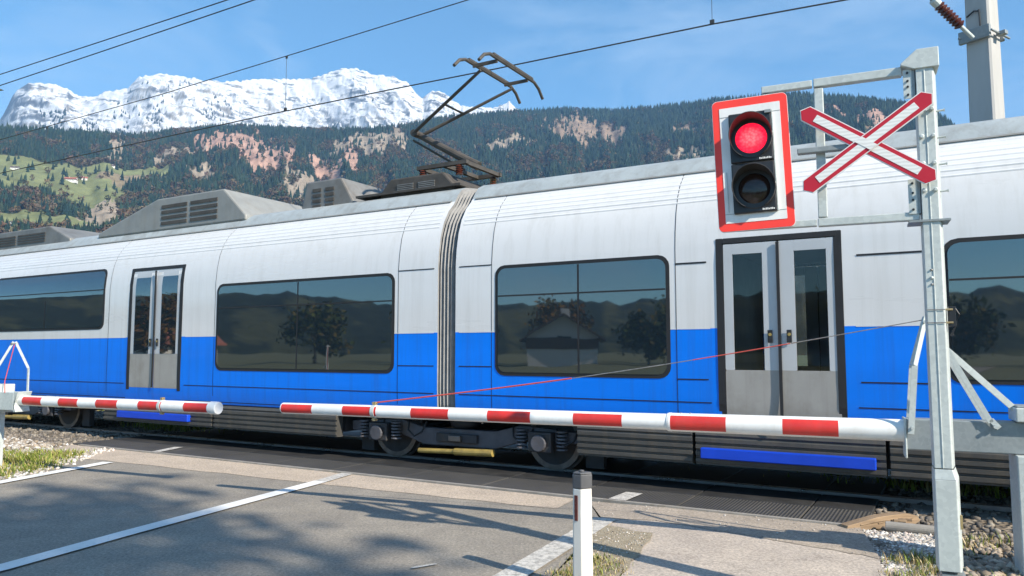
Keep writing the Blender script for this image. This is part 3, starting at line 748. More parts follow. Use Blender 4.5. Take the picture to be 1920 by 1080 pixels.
cowl('roof_box', -15.5, -10.4, 3.93, 4.36, .9, M['equip'], car_a, .5, .8, 3)
cowl('roof_box', -22.5, -16.5, 3.93, 4.40, .9, M['equip'], car_a, .5, .5, 3)
cowl('brake_resistor', -3.75, -2.55, 3.93, 4.50, .75, M['equip'], car_a, .12, .3, 2)
cowl('brake_resistor', -2.05, -.62, 4.05, 4.36, .7, M['equip_dk'], car_a, .2, .2, 2, M['equip'])
cowl('roof_box', 8.6, 12.5, 3.93, 4.3, .9, M['equip_lt'], car_b, .5, .5, 3)
# raised walkway panel and insulators that carry the pantograph
mb = MB(); mb.box(-2.5, -.45, -.78, .78, 4.10, 4.135, M['equip_dk']); mb.build('roof_deck', car_a)
# pantograph
pan = empty('pantograph', (0, 0, 0)); pan.parent = car_a
bs = -.75
for a_ in (-1.1, -.4):
    for n_ in (-.5, .5):
        mb = MB()
        for k in range(5): mb.tube([(a_ - .25, n_, 4.34 + .03 * k), (a_ - .25, n_, 4.358 + .03 * k)], [.065, .045], M['insulator'], 12)
        mb.build('insulator', pan)
mb = MB()
for n_ in (-.5, .5): mb.bar((-1.45, n_, 4.52), (-.5, n_, 4.52), .07, .06, M['equip_dk'])
for a_ in (-1.4, -.95, -.55): mb.bar((a_, -.5, 4.52), (a_, .5, 4.52), .06, .06, M['equip_dk'])
mb.build('base_frame', pan)
mb = MB(); mb.tube([(-.62, 0, 4.57), (-1.85, 0, 5.27)], [.075, .05], M['equip_dk'], 12); mb.tube([(-.95, .1, 4.57), (-1.98, .06, 5.20)], .02, M['equip_dk'], 8); mb.build('lower_arm', pan)
mb = MB()
mb.tube([(-1.85, -.10, 5.27), (-.28, -.48, 5.93)], [.03, .024], M['equip_dk'], 8); mb.tube([(-1.85, .10, 5.27), (-.28, .48, 5.93)], [.03, .024], M['equip_dk'], 8)
mb.tube([(-1.85, -.12, 5.27), (-1.85, .12, 5.27)], .06, M['equip_dk'], 10); mb.tube([(-1.1, -.28, 5.585), (-1.1, .28, 5.585)], .018, M['equip_dk'], 8)
mb.build('upper_arm', pan)
mb = MB()
for a_ in (-.42, .02):
    mb.tube([(a_, -1.0, 5.86), (a_, -.86, 5.99), (a_, -.7, 6.055), (a_, .7, 6.055), (a_, .86, 5.99), (a_, 1.0, 5.86)], .026, M['equip_dk'], 8)
    mb.box(a_ - .03, a_ + .03, -.62, .62, 6.065, 6.10, M['equip_dk'])
for n_ in (-.48, .48): mb.bar((-.42, n_, 6.02), (.02, n_, 6.02), .03, .05, M['equip_dk'])
mb.build('contact_bow', pan)
# small roof fittings, aerial
mb = MB(); mb.tube([(2.0, .3, 4.07), (2.0, .3, 4.22), (2.0, .3, 4.24)], [.12, .12, .05], M['equip_lt'], 16); mb.build('roof_aerial', car_b)

# ------------------------------------------------------------------ overhead line
wire = empty('overhead_line', t_o, TRZ); tag(wire, 'dark contact wire and carrier wire hung above the train', 'overhead wire')
cw = [(-200, 6.3), (-60, 6.3), (-15.3, 6.21), (-10, 6.205), (-5.5, 6.19), (-2.5, 6.155), (-.3, 6.115), (3.17, 6.08), (4.9, 6.02), (8, 6.0), (14, 6.0), (60, 6.1)]
ms = [(-200, 7.7), (-60, 7.7), (-40, 7.5), (-25, 7.2), (-15.4, 7.11), (-8.8, 7.17), (-5, 7.27), (-.8, 7.39), (4, 7.6), (9, 7.95), (14, 7.7), (60, 7.6)]
def zi(L, s):
    return float(np.interp(s, [p[0] for p in L], [p[1] for p in L]))
mb = MB(); mb.tube([(s, 0, z) for s, z in cw], .0105, M['wire'], 6); mb.build('contact_wire', wire)
mb = MB(); mb.tube([(s, 0, z) for s, z in ms], .0085, M['wire'], 6); mb.build('carrier_wire', wire)
for s in (-45, -37, -29, -21, -13.2, -5.0, 3.17, 11.2, 19, 27):
    mb = MB(); mb.tube([(s, 0, zi(cw, s)), (s, 0, zi(ms, s))], .004, M['wire'], 5); mb.box(s - .03, s + .03, -.014, .014, zi(cw, s) + .005, zi(cw, s) + .06, M['wire']); mb.box(s - .02, s + .02, -.012, .012, zi(ms, s) - .05, zi(ms, s), M['wire']); mb.build('dropper', wire)
for k, (z0, z1) in enumerate(((12.14, 12.02), (11.70, 11.74))):
    mb = MB(); mb.tube([(s, 4.5, z0 + (z1 - z0) * (s + 25) / 13 + .0006 * (s + 18) ** 2 * .3) for s in np.linspace(-120, 40, 33)], .017, M['wire'], 6)
    o = mb.build('feeder_wire'); o.location = t_o; o.rotation_euler = (0, 0, TRZ)
    tag(o, ['upper of the two thin feeder wires crossing the sky above the snowy peak', 'lower of the two thin feeder wires crossing the sky above the snowy peak'][k], 'wire', 'feeder wires over the far side of the track')

# mast behind the train
mast = empty('catenary_mast', trk(6.44, 3.2, -.05), R(-56)); tag(mast, 'tapered grey concrete mast standing behind the train', 'mast')
mb = MB(); mb.add([(x * w, y * w, z) for z, w in ((0, .22), (12, .13)) for x, y in ((-1, -.85), (-.85, -1), (.85, -1), (1, -.85), (1, .85), (.85, 1), (-.85, 1), (-1, .85))],
    [tuple(range(8))[::-1], tuple(range(8, 16))] + [(i, (i + 1) % 8, 8 + (i + 1) % 8, 8 + i) for i in range(8)], M['concrete_mast']); mb.build('shaft', mast)
mb = MB(); mb.box(-.24, .20, -.25, -.19, 6.33, 6.52, M['galv_dark']); mb.box(-.24, .20, .19, .25, 6.36, 6.48, M['galv_dark']); mb.tube([(.24, -.28, 6.40), (.24, .30, 6.40)], .018, M['galv_dark'], 8); mb.tube([(-.22, -.28, 6.42), (-.22, .30, 6.42)], .018, M['galv_dark'], 8); mb.box(.20, .33, -.05, .05, 6.37, 6.43, M['galv_dark'])
mb.build('mast_bracket', mast, bevel=.006)
mb = MB(); mb.tube([(.04, -.20, 6.78), (-.02, -.198, 6.80), (-.13, -.197, 6.74)], .012, M['wire'], 6); mb.tube([(.05, -.199, 6.80), (.06, -.2, 6.52)], .012, M['wire'], 6); mb.build('bond_cable', mast)
inv = Matrix.Rotation(R(56), 4, 'Z') @ Matrix.Translation(-trk(6.44, 3.2, -.05))
p0 = inv @ trk(6.30, 2.92, 6.30); p1 = inv @ trk(5.60, 2.2, 7.0); dirv = (p1 - p0)
mb = MB(); mb.tube([p0, p0 + dirv * .22], .03, M['galv'], 10)
mb.build('cantilever_foot', mast)
mb = MB(); nn = 18; path = []; rr = []
for k in range(nn):
    t = .22 + .42 * k / (nn - 1); path.append(p0 + dirv * t); rr.append(.082 if k % 2 else .052)
rr[0] = rr[-1] = .05
mb.tube(path, rr, M['insulator'], 16); mb.build('insulator', mast)
mb = MB(); mb.tube([p0 + dirv * .62, p0 + dirv * .70, p0 + dirv * .72], [.065, .065, .04], M['galv'], 12); mb.tube([p0 + dirv * .70, p0 + dirv * 1.1, inv @ trk(5.0, .0, 7.66)], .03, M['galv_dark'], 10)
mb.tube([p0 + dirv * .86, inv @ trk(5.4, 1.9, 6.93), inv @ trk(5.25, 1.9, 6.98)], .012, M['galv_dark'], 6); mb.sphere(inv @ trk(5.25, 1.95, 6.98), .05, M['galv'], 10, 6); mb.build('cantilever_tube', mast)

# ------------------------------------------------------------------ crossing signal post
K = .78; SA = R(-24)
sig = empty('crossing_signal', (3.2075 * K + .018, 5.689 * K - .008, 0), SA); sig.rotation_euler = (0, R(-.1), SA)
tag(sig, 'galvanised signal post carrying a red light panel and a red and white warning cross', 'crossing signal')
def kz(z): return H + K * (z - H)
GV = M['galv']
mb = MB(); d0 = .0
mb.prism([(-.098 * K, 0), (.016 * K, 0), (.026 * K, .010), (.056 * K, .15), (-.098 * K, .15)], 'z', kz(.74), kz(3.80), GV); mb.box(-.046 * K, -.036 * K, -.004, .002, kz(.74), kz(3.78), M['galv']); mb.build('post', sig, bevel=.004)
mb = MB(); mb.prism([(-.102 * K, -.012), (.036 * K, -.012), (.048 * K, -.002), (.080 * K, .16), (-.102 * K, .16)], 'z', kz(.0), kz(.66), GV)
lo = [(-.102 * K, -.012), (.036 * K, -.012), (.048 * K, -.002), (.080 * K, .16), (-.102 * K, .16)]; hi = [(-.100 * K, -.002), (.018 * K, -.002), (.028 * K, .008), (.058 * K, .152), (-.100 * K, .152)]
mb.add([(x, y, kz(.66) + .001) for x, y in lo] + [(x, y, kz(.735)) for x, y in hi], [(i, (i + 1) % 5, 5 + (i + 1) % 5, 5 + i) for i in range(5)], GV); mb.build('post_sleeve', sig, bevel=.004)
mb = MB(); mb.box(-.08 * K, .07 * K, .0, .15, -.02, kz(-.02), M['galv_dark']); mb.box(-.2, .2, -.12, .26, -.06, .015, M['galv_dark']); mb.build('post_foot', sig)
mb = MB(); mb.prism([(-.108 * K, kz(3.79)), (.064 * K, kz(3.79)), (.064 * K, kz(3.945)), (-.085 * K, kz(3.945)), (-.20 * K, kz(3.845)), (-.20 * K, kz(3.83))], 'y', -.012, .165, GV); mb.build('post_cap', sig, bevel=.004)
def bar(name, x0, x1, z0, z1, y0=.02, y1=.075, mat=GV, bev=.005):
    mb = MB(); mb.box(x0 * K, x1 * K, y0, y1, kz(z0), kz(z1), mat); return mb.build(name, sig, bevel=bev)
bar('frame_bar', -.838, -.19, 3.765, 3.835); bar('frame_bar', -1.245, -.848, 3.772, 3.83, .024, .07)
bar('frame_bar', -.838, -.112, 2.612, 2.676); bar('frame_bar', -1.56, -.848, 2.616, 2.672, .024, .07)
bar('frame_bar', -.836, -.765, 2.685, 3.755, .026, .07); bar('frame_bar', -1.235, -1.18, 2.68, 3.765, .03, .066); 
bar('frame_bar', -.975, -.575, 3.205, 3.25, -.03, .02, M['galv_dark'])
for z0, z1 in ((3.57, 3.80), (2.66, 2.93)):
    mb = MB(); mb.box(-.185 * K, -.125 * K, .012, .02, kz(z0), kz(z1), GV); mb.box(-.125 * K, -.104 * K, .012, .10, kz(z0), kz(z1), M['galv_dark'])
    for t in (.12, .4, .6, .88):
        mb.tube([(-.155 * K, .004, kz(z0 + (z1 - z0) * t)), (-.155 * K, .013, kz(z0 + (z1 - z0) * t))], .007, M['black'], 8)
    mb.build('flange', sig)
mb = MB()
for k, z in enumerate((3.46, 3.25, 3.04, 2.83)):
    for x, y in ((-.078, -.014), (.000, -.014)):
        mb = MB(); mb.tube([(x * K, y + .016, kz(z)), (x * K, y, kz(z)), (x * K, y - .006, kz(z))], [.010, .014, .008], M['galv'], 10); mb.build('bolt', sig)
    mb = MB(); mb.tube([(.03 * K, .06, kz(z)), (.082 * K, .05, kz(z)), (.092 * K, .05, kz(z))], [.006, .006, .011], M['galv'], 8); mb.build('bolt', sig)
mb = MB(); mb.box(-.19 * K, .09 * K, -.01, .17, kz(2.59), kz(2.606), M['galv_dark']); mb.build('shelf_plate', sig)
# light panel
brd = empty('signal_panel', (-1.325 * K, -.02, kz(3.17))); brd.parent = sig; brd.rotation_euler = (0, R(-1.9), R(3))
def rrect(w, h, r, n=6):
    P = []
    for cx, cy, a0 in ((w / 2 - r, h / 2 - r, 0), (-w / 2 + r, h / 2 - r, 90), (-w / 2 + r, -h / 2 + r, 180), (w / 2 - r, -h / 2 + r, 270)):
        P += [(cx + r * math.cos(R(a0 + 90 * k / n)), cy + r * math.sin(R(a0 + 90 * k / n))) for k in range(n + 1)]
    return P
W_, H_ = .605 * K, 1.125 * K
mb = MB(); mb.prism(rrect(W_, H_, .035), 'y', -.006, .012, M['white']); mb.build('backing_board', brd)
mb = MB(); mb.prism(rrect(W_ - .006, H_ - .006, .032), 'y', -.0085, -.0062, M['sign_red']); mb.build('red_border', brd)
mb = MB(); mb.prism(rrect(.485 * K, .985 * K, .004), 'y', -.011, -.0087, M['white'])
mb.build('white_field', brd)
mb = MB()
for z_ in (.415, -.415): mb.box(-.242 * K, .242 * K, -.0125, -.0112, (z_ - .003) * K, (z_ + .001) * K, M['galv_dark'])
mb.build('board_seam', brd)
hs = MB(); hs.box(-.17 * K, .17 * K, -.035, -.0115, .003 * K, .425 * K, M['black']); hs.box(-.17 * K, .17 * K, -.035, -.0115, -.425 * K, -.003 * K, M['black'])
hso = hs.build('lamp_housing', brd, bevel=.008)
mb = MB(); mb.box(.172 * K, .18 * K, -.03, -.0115, -.42 * K, .42 * K, M['galv']); mb.box(.12 * K, .17 * K, -.05, -.036, .395 * K, .42 * K, M['galv_dark']); mb.build('housing_edge', brd)
for zc, lm, nm in ((.20 * K, M['lens_red'], 'lit red lamp lens'), (-.225 * K, M['lens_dark'], 'unlit dark lower lamp lens')):
    xc = 0.002; rl = .128 * K
    # domed lens
    mb = MB(); prof = [(rl * math.sin(a), -.036 - .022 * math.cos(a)) for a in np.linspace(0, math.pi / 2, 8)]
    vs = [(0, prof[0][1], 0)]; sg = 40
    for r_, y_ in prof[1:]: vs += [(r_ * math.cos(2 * math.pi * k / sg), y_, r_ * math.sin(2 * math.pi * k / sg)) for k in range(sg)]
    fs = [(0, 1 + (k + 1) % sg, 1 + k) for k in range(sg)]
    for i in range(len(prof) - 2): fs += [(1 + i * sg + k, 1 + i * sg + (k + 1) % sg, 1 + (i + 1) * sg + (k + 1) % sg, 1 + (i + 1) * sg + k) for k in range(sg)]
    mb.add(vs, fs, lm); o = mb.build('lamp_lens', brd, smooth=True); o.location = (xc, 0, zc); o['label'] = nm
    # hood: open tube longer at the top
    mb = MB(); vs = []; fs = []; sg = 48; r0 = rl * 1.24
    angs = [R(-62 + 304 * k / sg) for k in range(sg + 1)]
    for a in angs:
        L = .03 + .125 * (.5 + .5 * math.sin(a)) ** .75
        for rr_, y_ in ((r0, -.034), (r0 * 1.04, -.034 - L), (r0 * 1.04 + .004, -.034 - L), (r0 + .004, -.034)):
            vs.append((rr_ * math.cos(a), y_, rr_ * math.sin(a)))
    for k in range(sg):
        a_ = 4 * k; fs += [(a_ + j, a_ + (j + 1) % 4, a_ + 4 + (j + 1) % 4, a_ + 4 + j) for j in range(4)]
    fs += [(0, 1, 2, 3), (4 * sg + 3, 4 * sg + 2, 4 * sg + 1, 4 * sg)]
    mb.add(vs, fs, M['hood']); o = mb.build('lamp_hood', brd, smooth=True); o.location = (xc, 0, zc)
    mb = MB(); mb.tube([(0, -.036, 0), (0, -.042, 0)], [r0 + .012, r0 + .004], M['black'], 40); o = mb.build('lens_rim', brd); o.location = (xc, .0035, zc)
    # maker's plate: a row of tiny pale strokes
    mb = MB(); zz = -.178 * K
    for k in range(8): mb.box(.055 * K + k * .0095, .055 * K + k * .0095 + .0065, -.0375, -.0352, zz - .005, zz + .007 - .003 * (k % 3 == 1), M['white'])
    o = mb.build('maker_plate', brd); o.location = (xc, 0, zc)
mb = MB(); mb.box(-.215 * K, -.208 * K, -.016, -.0112, -.40 * K, -.06 * K, M['galv'])
for k in range(12): mb.box(-.1745 * K, -.1705 * K, -.030, -.026, (-.40 + k * .028) * K, (-.388 + k * .028) * K, M['white'])
mb.build('hinge_strip', brd)
# warning cross
crs = empty('warning_cross', (-.468 * K, -.045, kz(3.225))); crs.parent = sig
def arm(ang, y):
    L, w = 1.155 * K / 2, .134 * K / 2
    def pts(e):
        a, b_ = L - e, w - e
        return [(-a, 0), (-a + b_ * .75, b_), (a - b_ * .75, b_), (a, 0), (a - b_ * .75, -b_), (-a + b_ * .75, -b_)]
    def pts_red(): return pts(.006)
    rot = lambda P: [(p[0] * math.cos(ang) - p[1] * math.sin(ang), p[0] * math.sin(ang) + p[1] * math.cos(ang)) for p in P]
    mb = MB(); mb.prism(rot(pts(0)), 'y', y, y + .008, M['white']); mb.prism(rot(pts_red()), 'y', y - .002, y - .0002, M['cross_red'])
    i = L - .135 * K; j = .030 * K
    mb.prism(rot([(-i, -j), (i, -j), (i, j), (-i, j)]), 'y', y - .004, y - .0022, M['sheeting'])
    mb.build('cross_arm', crs)
arm(R(-35), .0); arm(R(35.3), -.016)
# white centre square where the arms meet
mb = MB(); j = .030 * K
ca, cb = R(-35), R(35.3)
u1, u2 = Vector((math.cos(ca), math.sin(ca))), Vector((math.cos(cb), math.sin(cb))); w_ = .061 * K / abs(math.sin(ca - cb)); jj = j / abs(math.sin(ca - cb))
q_ = [u1 * w_ + u2 * jj, u1 * w_ - u2 * jj, -u1 * w_ - u2 * jj, -u1 * w_ + u2 * jj]
q_ = [u2 * jj + u1 * w_, -u2 * jj + u1 * w_, -u2 * jj - u1 * w_, u2 * jj - u1 * w_]
mb.prism([(p.x, p.y) for p in q_], 'y', -.0222, -.0202, M['sheeting']); mb.build('cross_centre', crs)
mb = MB(); mb.box(-.03, .03, .012, .05, -.03, .03, M['galv_dark']); mb.tube([(.30 * K, .012, .2 * K), (.32 * K, .09, .2 * K)], .012, M['galv'], 8); mb.build('cross_bracket', crs)
# control box and clamps on the post
mb = MB(); mb.box(.048 * K, .094 * K, .02, .08, kz(1.79), kz(1.94), M['black']); mb.tube([(.09 * K, .04, kz(1.93)), (.118 * K, .04, kz(1.88)), (.09 * K, .04, kz(1.80)), (.06 * K, .04, kz(1.72))], .006, M['black'], 8); mb.build('cable_box', sig, bevel=.004)
mb = MB()
for z in (1.82, 1.918): 
    mb.box(-.102 * K, .024 * K, -.006, -.0045, kz(z) - .003, kz(z) + .003, M['rust_steel']); mb.tube([(.025 * K, .02, kz(z)), (.075 * K, .02, kz(z))], .006, M['brass'], 8)
mb.build('clamp_band', sig)
mb = MB()
for z in (2.16, 2.22, 2.11): mb.sphere((-.055 * K, -.003, kz(z)), .010 if z == 2.16 else .007, M['galv'] if z == 2.16 else M['rust_steel'], 10, 6)
mb.build('bolt_head', sig)
mb = MB(); mb.box(.056 * K, .072 * K, .03, .06, kz(.30), kz(.40), M['brass']); mb.build('sleeve_catch', sig)

# ------------------------------------------------------------------ barriers
def boom(name, root, segs, clampx, r_at, z, cap_end):
    mb = MB(); sg = 36; xs = [segs[0][0]] + [s[1] for s in segs]
    for (a_, b_, mat) in segs:
        n0 = len(mb.f); mb.tube([(a_, 0, z), (b_, 0, z)], [r_at(a_), r_at(b_)], BWT, sg, caps=False)
        ki = mb.mi(mat)
        for fi in range(n0, len(mb.f)):
            c = [sum(mb.v[i][k] for i in mb.f[fi]) / 4 for k in range(3)]
            if abs(math.degrees(math.atan2(c[2] - z, abs(c[1])))) < 52: mb.m[fi] = ki
    for e in (segs[0][0], segs[-1][1]):
        d = -1 if e == segs[0][0] else 1
        mb.tube([(e, 0, z), (e + d * .012, 0, z), (e + d * .016, 0, z)], [r_at(e), r_at(e) * .98, r_at(e) * .9], M['white'], sg)
    return mb.build(name, root, smooth=True, fix=True)
BW, BR = M['boom_white'], M['boom_red']; BWT = M['white']
Bs = Vector((3.01, 5.888, 0)); bang = math.atan2(-.39327, .91942)
bar_r = empty('barrier', Bs, bang); tag(bar_r, 'long red and white barrier arm lowered across the road, beside the signal post', 'barrier', 'crossing barriers')
edges = [-5.937, -5.537, -5.152, -4.744, -4.339, -3.921, -3.505, -3.069, -2.654, -2.204, -1.768]
r_out = lambda x: .058 + (x + 5.937) / (5.937 - 1.768) * .012
segs = [(edges[i], edges[i + 1], BR if i % 2 == 0 else BW) for i in range(10)]
boom('boom', bar_r, segs, None, r_out, 1.0, True)
edges = [-1.80, -1.319, -.877, -.462, .03]
r_in = lambda x: .0785 + (x + 1.8) / 1.8 * .006
boom('boom_sleeve', bar_r, [(edges[0], edges[1], BR), (edges[1], edges[2], BW), (edges[2], edges[3], BR), (edges[3], edges[4], BW)], None, r_in, 1.0, False)
mb = MB(); mb.tube([(-1.80, 0, 1.0), (-1.78, 0, 1.0)], .0805, M['white'], 28)
for x in (-1.70, -1.62):
    for a in (100, 80, 260, 280): mb.sphere((x, -.079 * math.cos(R(a)) , 1.0 + .079 * math.sin(R(a))), .006, M['rust_steel'], 8, 5)
mb.build('sleeve_ring', bar_r)
def clamp(x, r, z, root):
    mb = MB(); mb.tube([(x - .022, 0, z), (x + .022, 0, z)], r + .005, M['galv'], 28)
    for d in (1, -1):
        mb.box(x - .018, x + .018, -.02, .02, z + d * (r + .004), z + d * (r + .034), M['brass']); mb.tube([(x - .035, 0, z + d * (r + .022)), (x + .035, 0, z + d * (r + .022))], .007, M['brass'], 8)
    mb.build('wire_clamp', root, bevel=.002)
clamp(-4.79, r_out(-4.79), 1.0, bar_r)
# stay wire
top = Vector((.187, -.02, 1.85)); tip = Vector((-4.76, 0, 1.09))
def along(t): 
    p = tip.lerp(top, t); return (p.x, p.y, p.z - .05 * math.sin(math.pi * t))
mb = MB(); mb.tube([along(t) for t in np.linspace(0, .42, 9)], .008, M['cable_red'], 6); mb.tube([along(t) for t in np.linspace(.421, .64, 6)], .0045, M['rust_steel'], 6); mb.tube([along(t) for t in np.linspace(.641, .8, 5)], .005, M['cable_red'], 6); mb.tube([along(t) for t in np.linspace(.801, 1, 5)], .0045, M['rust_steel'], 6)
mb.build('stay_wire', bar_r)
# holder beam, stay frames, motor post
mb = MB(); mb.box(.0, 1.02, -.085, .085, .865, 1.095, M['galv_dark']); mb.box(-.004, .012, -.10, .10, .80, 1.10, M['galv']); mb.build('arm_holder', bar_r, bevel=.008)
mb = MB()
for y in (-.11, .11): 
    for p, q in (((.04, y, .985), (.085, y, 1.50)), ((.085, y, 1.50), (.18, y * .15, 1.865))): mb.bar(p, q, .012, .042, GV)
mb.tube([(.17, -.06, 1.83), (.17, .06, 1.83)], .012, M['galv'], 10); mb.tube([(.05, -.13, 1.03), (.05, .13, 1.03)], .012, M['galv'], 10); mb.build('stay_frame', bar_r)
mb = MB(); mb.bar((.30, -.11, 1.62), (.56, -.11, 1.09), .012, .036, GV); mb.bar((.56, -.11, 1.11), (.61, -.11, 1.05), .012, .036, GV); mb.bar((.30, -.08, 1.62), (.73, -.02, 1.18), .014, .044, GV); mb.bar((.30, .11, 1.62), (.56, .11, 1.09), .012, .036, GV)
mb.tube([(.585, -.13, 1.06), (.585, -.085, 1.06)], .014, M['galv'], 10); mb.build('stay_strut', bar_r)
mb = MB(); mb.box(.70, 1.05, -.16, .14, -.05, .862, M['galv']); mb.box(.71, 1.10, -.15, .13, 1.10, 1.20, M['galv']); mb.box(.72, 1.30, -.12, .10, 1.2, 1.215, M['galv_dark']); mb.box(1.05, 1.40, -.20, .2, .40, 1.25, M['galv']); mb.build('motor_post', bar_r, bevel=.008)

B2 = Vector((-6.78, 10.38, 0)); ang2 = math.atan2(-.4041, .91471)
bar_l = empty('barrier', B2, ang2); tag(bar_l, 'shorter red and white barrier arm on the far lane, ending in a white round cap', 'barrier', 'crossing barriers')
E_ = [.20, .284, .661, .995, 1.36, 1.696, 2.078, 2.44, 2.826, 3.191, 3.56, 3.66]
E_ = [.16, .661 - .377, .661, .995, 1.36, 1.696, 2.078, 2.44, 2.826, 3.191, 3.56, 3.668]
segs = [(E_[i], E_[i + 1], BW if i % 2 == 0 else BR) for i in range(11)]
boom('boom', bar_l, segs, None, lambda x: .0685 if x < 3.57 else .0735, .95, True)
mb = MB(); mb.tube([(3.57, 0, .95), (3.665, 0, .95), (3.685, 0, .95)], [.0742, .0742, .066], M['white'], 32); mb.build('boom_cap', bar_l, smooth=True)
clamp(2.785, .069, .95, bar_l)
mb = MB(); mb.box(-.25, .16, -.10, .10, .82, 1.06, M['galv']); mb.prism([(.16, .80), (.22, .80), (.17, .92), (.25, 1.07), (.16, 1.07)], 'y', -.10, .10, M['galv']); mb.box(-.6, -.18, -.14, .14, .78, 1.16, M['galv']); mb.build('arm_holder', bar_l, bevel=.008)
mb = MB(); mb.box(-.66, -.36, -.16, .14, -.05, .77, M['galv']); mb.build('motor_post', bar_l, bevel=.008)
mb = MB()
for y, xx in ((-.13, -.18), (.13, .10)):
    for p, q in (((xx, y, 1.02), (xx * .9, y, 1.38)), ((xx * .9, y, 1.38), (-.03, y * .1, 1.74))): mb.bar(p, q, .014, .03, M['galv'])
mb.tube([(-.03, -.05, 1.715), (-.03, .05, 1.715)], .012, M['rust_steel'], 8); mb.build('stay_frame', bar_l)
mb = MB(); mb.tube([(-.03, 0, 1.70), (-.10, -.06, 1.2), (-.02, -.1, 1.05)], .006, M['cable_red'], 6); mb.tube([(-.14, -.12, 1.42), (-.28, -.12, 1.28)], .010, M['galv'], 8); mb.build('stay_wire', bar_l)

# ------------------------------------------------------------------ delineator post
bol = empty('delineator_post', (.466, 5.26, 0), R(-33)); tag(bol, 'white roadside post with dark cap and brown reflector in front of the track', 'delineator')
mb = MB()
ol = lambda k: [(-.050 * k, -.012), (-.040 * k, -.028), (.020 * k, -.030), (.062 * k, .048), (.052 * k, .062), (-.050 * k, .062)]
def loft(mb, a, z0, b_, z1, mat):
    n = len(a); mb.add([(x, y, z0) for x, y in a] + [(x, y, z1) for x, y in b_], [tuple(range(n))[::-1], tuple(range(n, 2 * n))] + [(i, (i + 1) % n, n + (i + 1) % n, n + i) for i in range(n)], mat)
loft(mb, ol(1.12), -.05, ol(1.0), .672, M['bollard_white']); mb.build('post_body', bol, bevel=.006)
mb = MB(); loft(mb, ol(1.07), .673, ol(1.07), .768, M['bollard_cap']); loft(mb, ol(1.07), .769, ol(.93), .782, M['bollard_cap']); mb.tube([(.0, .02, .78), (0, .02, .795)], .018, M['bollard_cap'], 12); mb.build('post_cap', bol, bevel=.006)
mb = MB(); mb.box(-.030, -.004, -.0345, -.029, .46, .63, M['reflector']); mb.build('reflector', bol, bevel=.004)

# ------------------------------------------------------------------ street lamp poking in at the far left
p_ = ray(6, 168); d_ = 60 / p_.y; tipl = Vector((0, 0, H)) + p_ * d_
lampo = empty('street_lamp', (tipl.x - 1.9, tipl.y, -.06)); tag(lampo, 'pale street lamp head reaching in below the feeder wires', 'street lamp')
hz = tipl.z + .06
mb = MB(); mb.tube([(0, 0, 0), (0, 0, hz - .6), (.15, 0, hz - .15), (.6, 0, hz)], [.09, .06, .05, .045], M['galv'], 12); mb.build('lamp_post', lampo)
mb = MB(); mb.prism([(.5, hz - .10), (1.15, hz - .12), (1.9, hz - .03), (1.6, hz + .08), (.9, hz + .13), (.5, hz + .08)], 'y', -.16, .16, M['equip_lt']); mb.build('lamp_head', lampo, bevel=.03)

# ------------------------------------------------------------------ hills
RID_PX = [(-500, 300), (-250, 262), (-100, 248), (0, 242), (130, 250), (250, 257), (350, 243), (450, 238), (560, 243), (700, 243), (760, 236), (850, 219), (960, 210), (1060, 206), (1150, 208), (1250, 200), (1330, 190), (1440, 181), (1500, 178), (1600, 184), (1700, 196), (1740, 207), (1770, 224), (1800, 250), (1830, 290), (1870, 345), (1920, 420), (2100, 560), (2500, 600)]
rid = np.array([az_el(u, v) for u, v in RID_PX])
def ridE(az): return np.interp(az, rid[:, 0], rid[:, 1])
def ridR(az): return 2900 + 260 * np.sin(az * 5 + 1) + 160 * np.sin(az * 13) - 500 * np.clip((az - .38) / .3, 0, 1)
R0 = 420.0
def hill(az, q):   # q 0..1 from foot to ridge, >1 behind it
    Rr = ridR(az); r = R0 + (Rr - R0) * q
    E = ridE(az); e = np.where(q < 1, E * np.clip(q, 0, 1) ** .72, E - (q - 1) * .5)
    x, y = r * np.sin(az), r * np.cos(az)
    gul = (ridged(az * 26 + .6 * q, q * 2.2, 3, 4) - .55) * 150 * np.clip(q, 0, 1) * np.clip((1 - q) * 4, 0, 1) * np.clip((az + .50) / .12, .25, 1)
    z = e * r + gul + (fbm(x / 160, y / 160, 5) - .5) * 50 * np.clip(q * 3, 0, 1) * np.clip((1.02 - q) * 5, .15, 1)
    return x, y, np.maximum(z + H - 1.6 * (q < .02), -30)
def q_of(az, e):
    return float(np.clip(e / ridE(az), 0, 1)) ** (1 / .72)
# clearings, (u, v, half width, half height, kind)
PATCH = [(432, 270, 58, 22, 'pink'), (490, 292, 52, 22, 'pink'), (405, 262, 30, 12, 'pink'), (575, 350, 38, 24, 'tan'), (700, 268, 46, 22, 'tan'), (745, 262, 16, 20, 'tan'),
         (600, 300, 22, 14, 'pink'), (640, 275, 20, 12, 'tan'), (375, 328, 26, 6, 'tan'), (1085, 242, 66, 20, 'brown'), (1150, 255, 30, 14, 'brown'), (930, 270, 60, 5, 'tan'), (1285, 303, 34, 8, 'tan'), (1640, 222, 22, 12, 'pink'), (1575, 215, 12, 7, 'pink'), (1680, 262, 40, 14, 'brown'),
         (660, 300, 10, 22, 'pink'), (630, 318, 9, 20, 'pink'), (330, 290, 40, 6, 'tan'), (220, 275, 10, 14, 'tan'), (1290, 245, 24, 9, 'brown'),
         (55, 312, 78, 16, 'meadow'), (55, 338, 110, 18, 'meadow'), (190, 318, 45, 10, 'meadow'), (250, 326, 55, 11, 'meadow'), (235, 334, 42, 9, 'field'), (165, 358, 55, 18, 'meadow'), (60, 415, 120, 12, 'meadow'), (-140, 330, 120, 30, 'meadow'), (190, 395, 22, 20, 'tan'), (150, 340, 26, 8, 'meadow')]
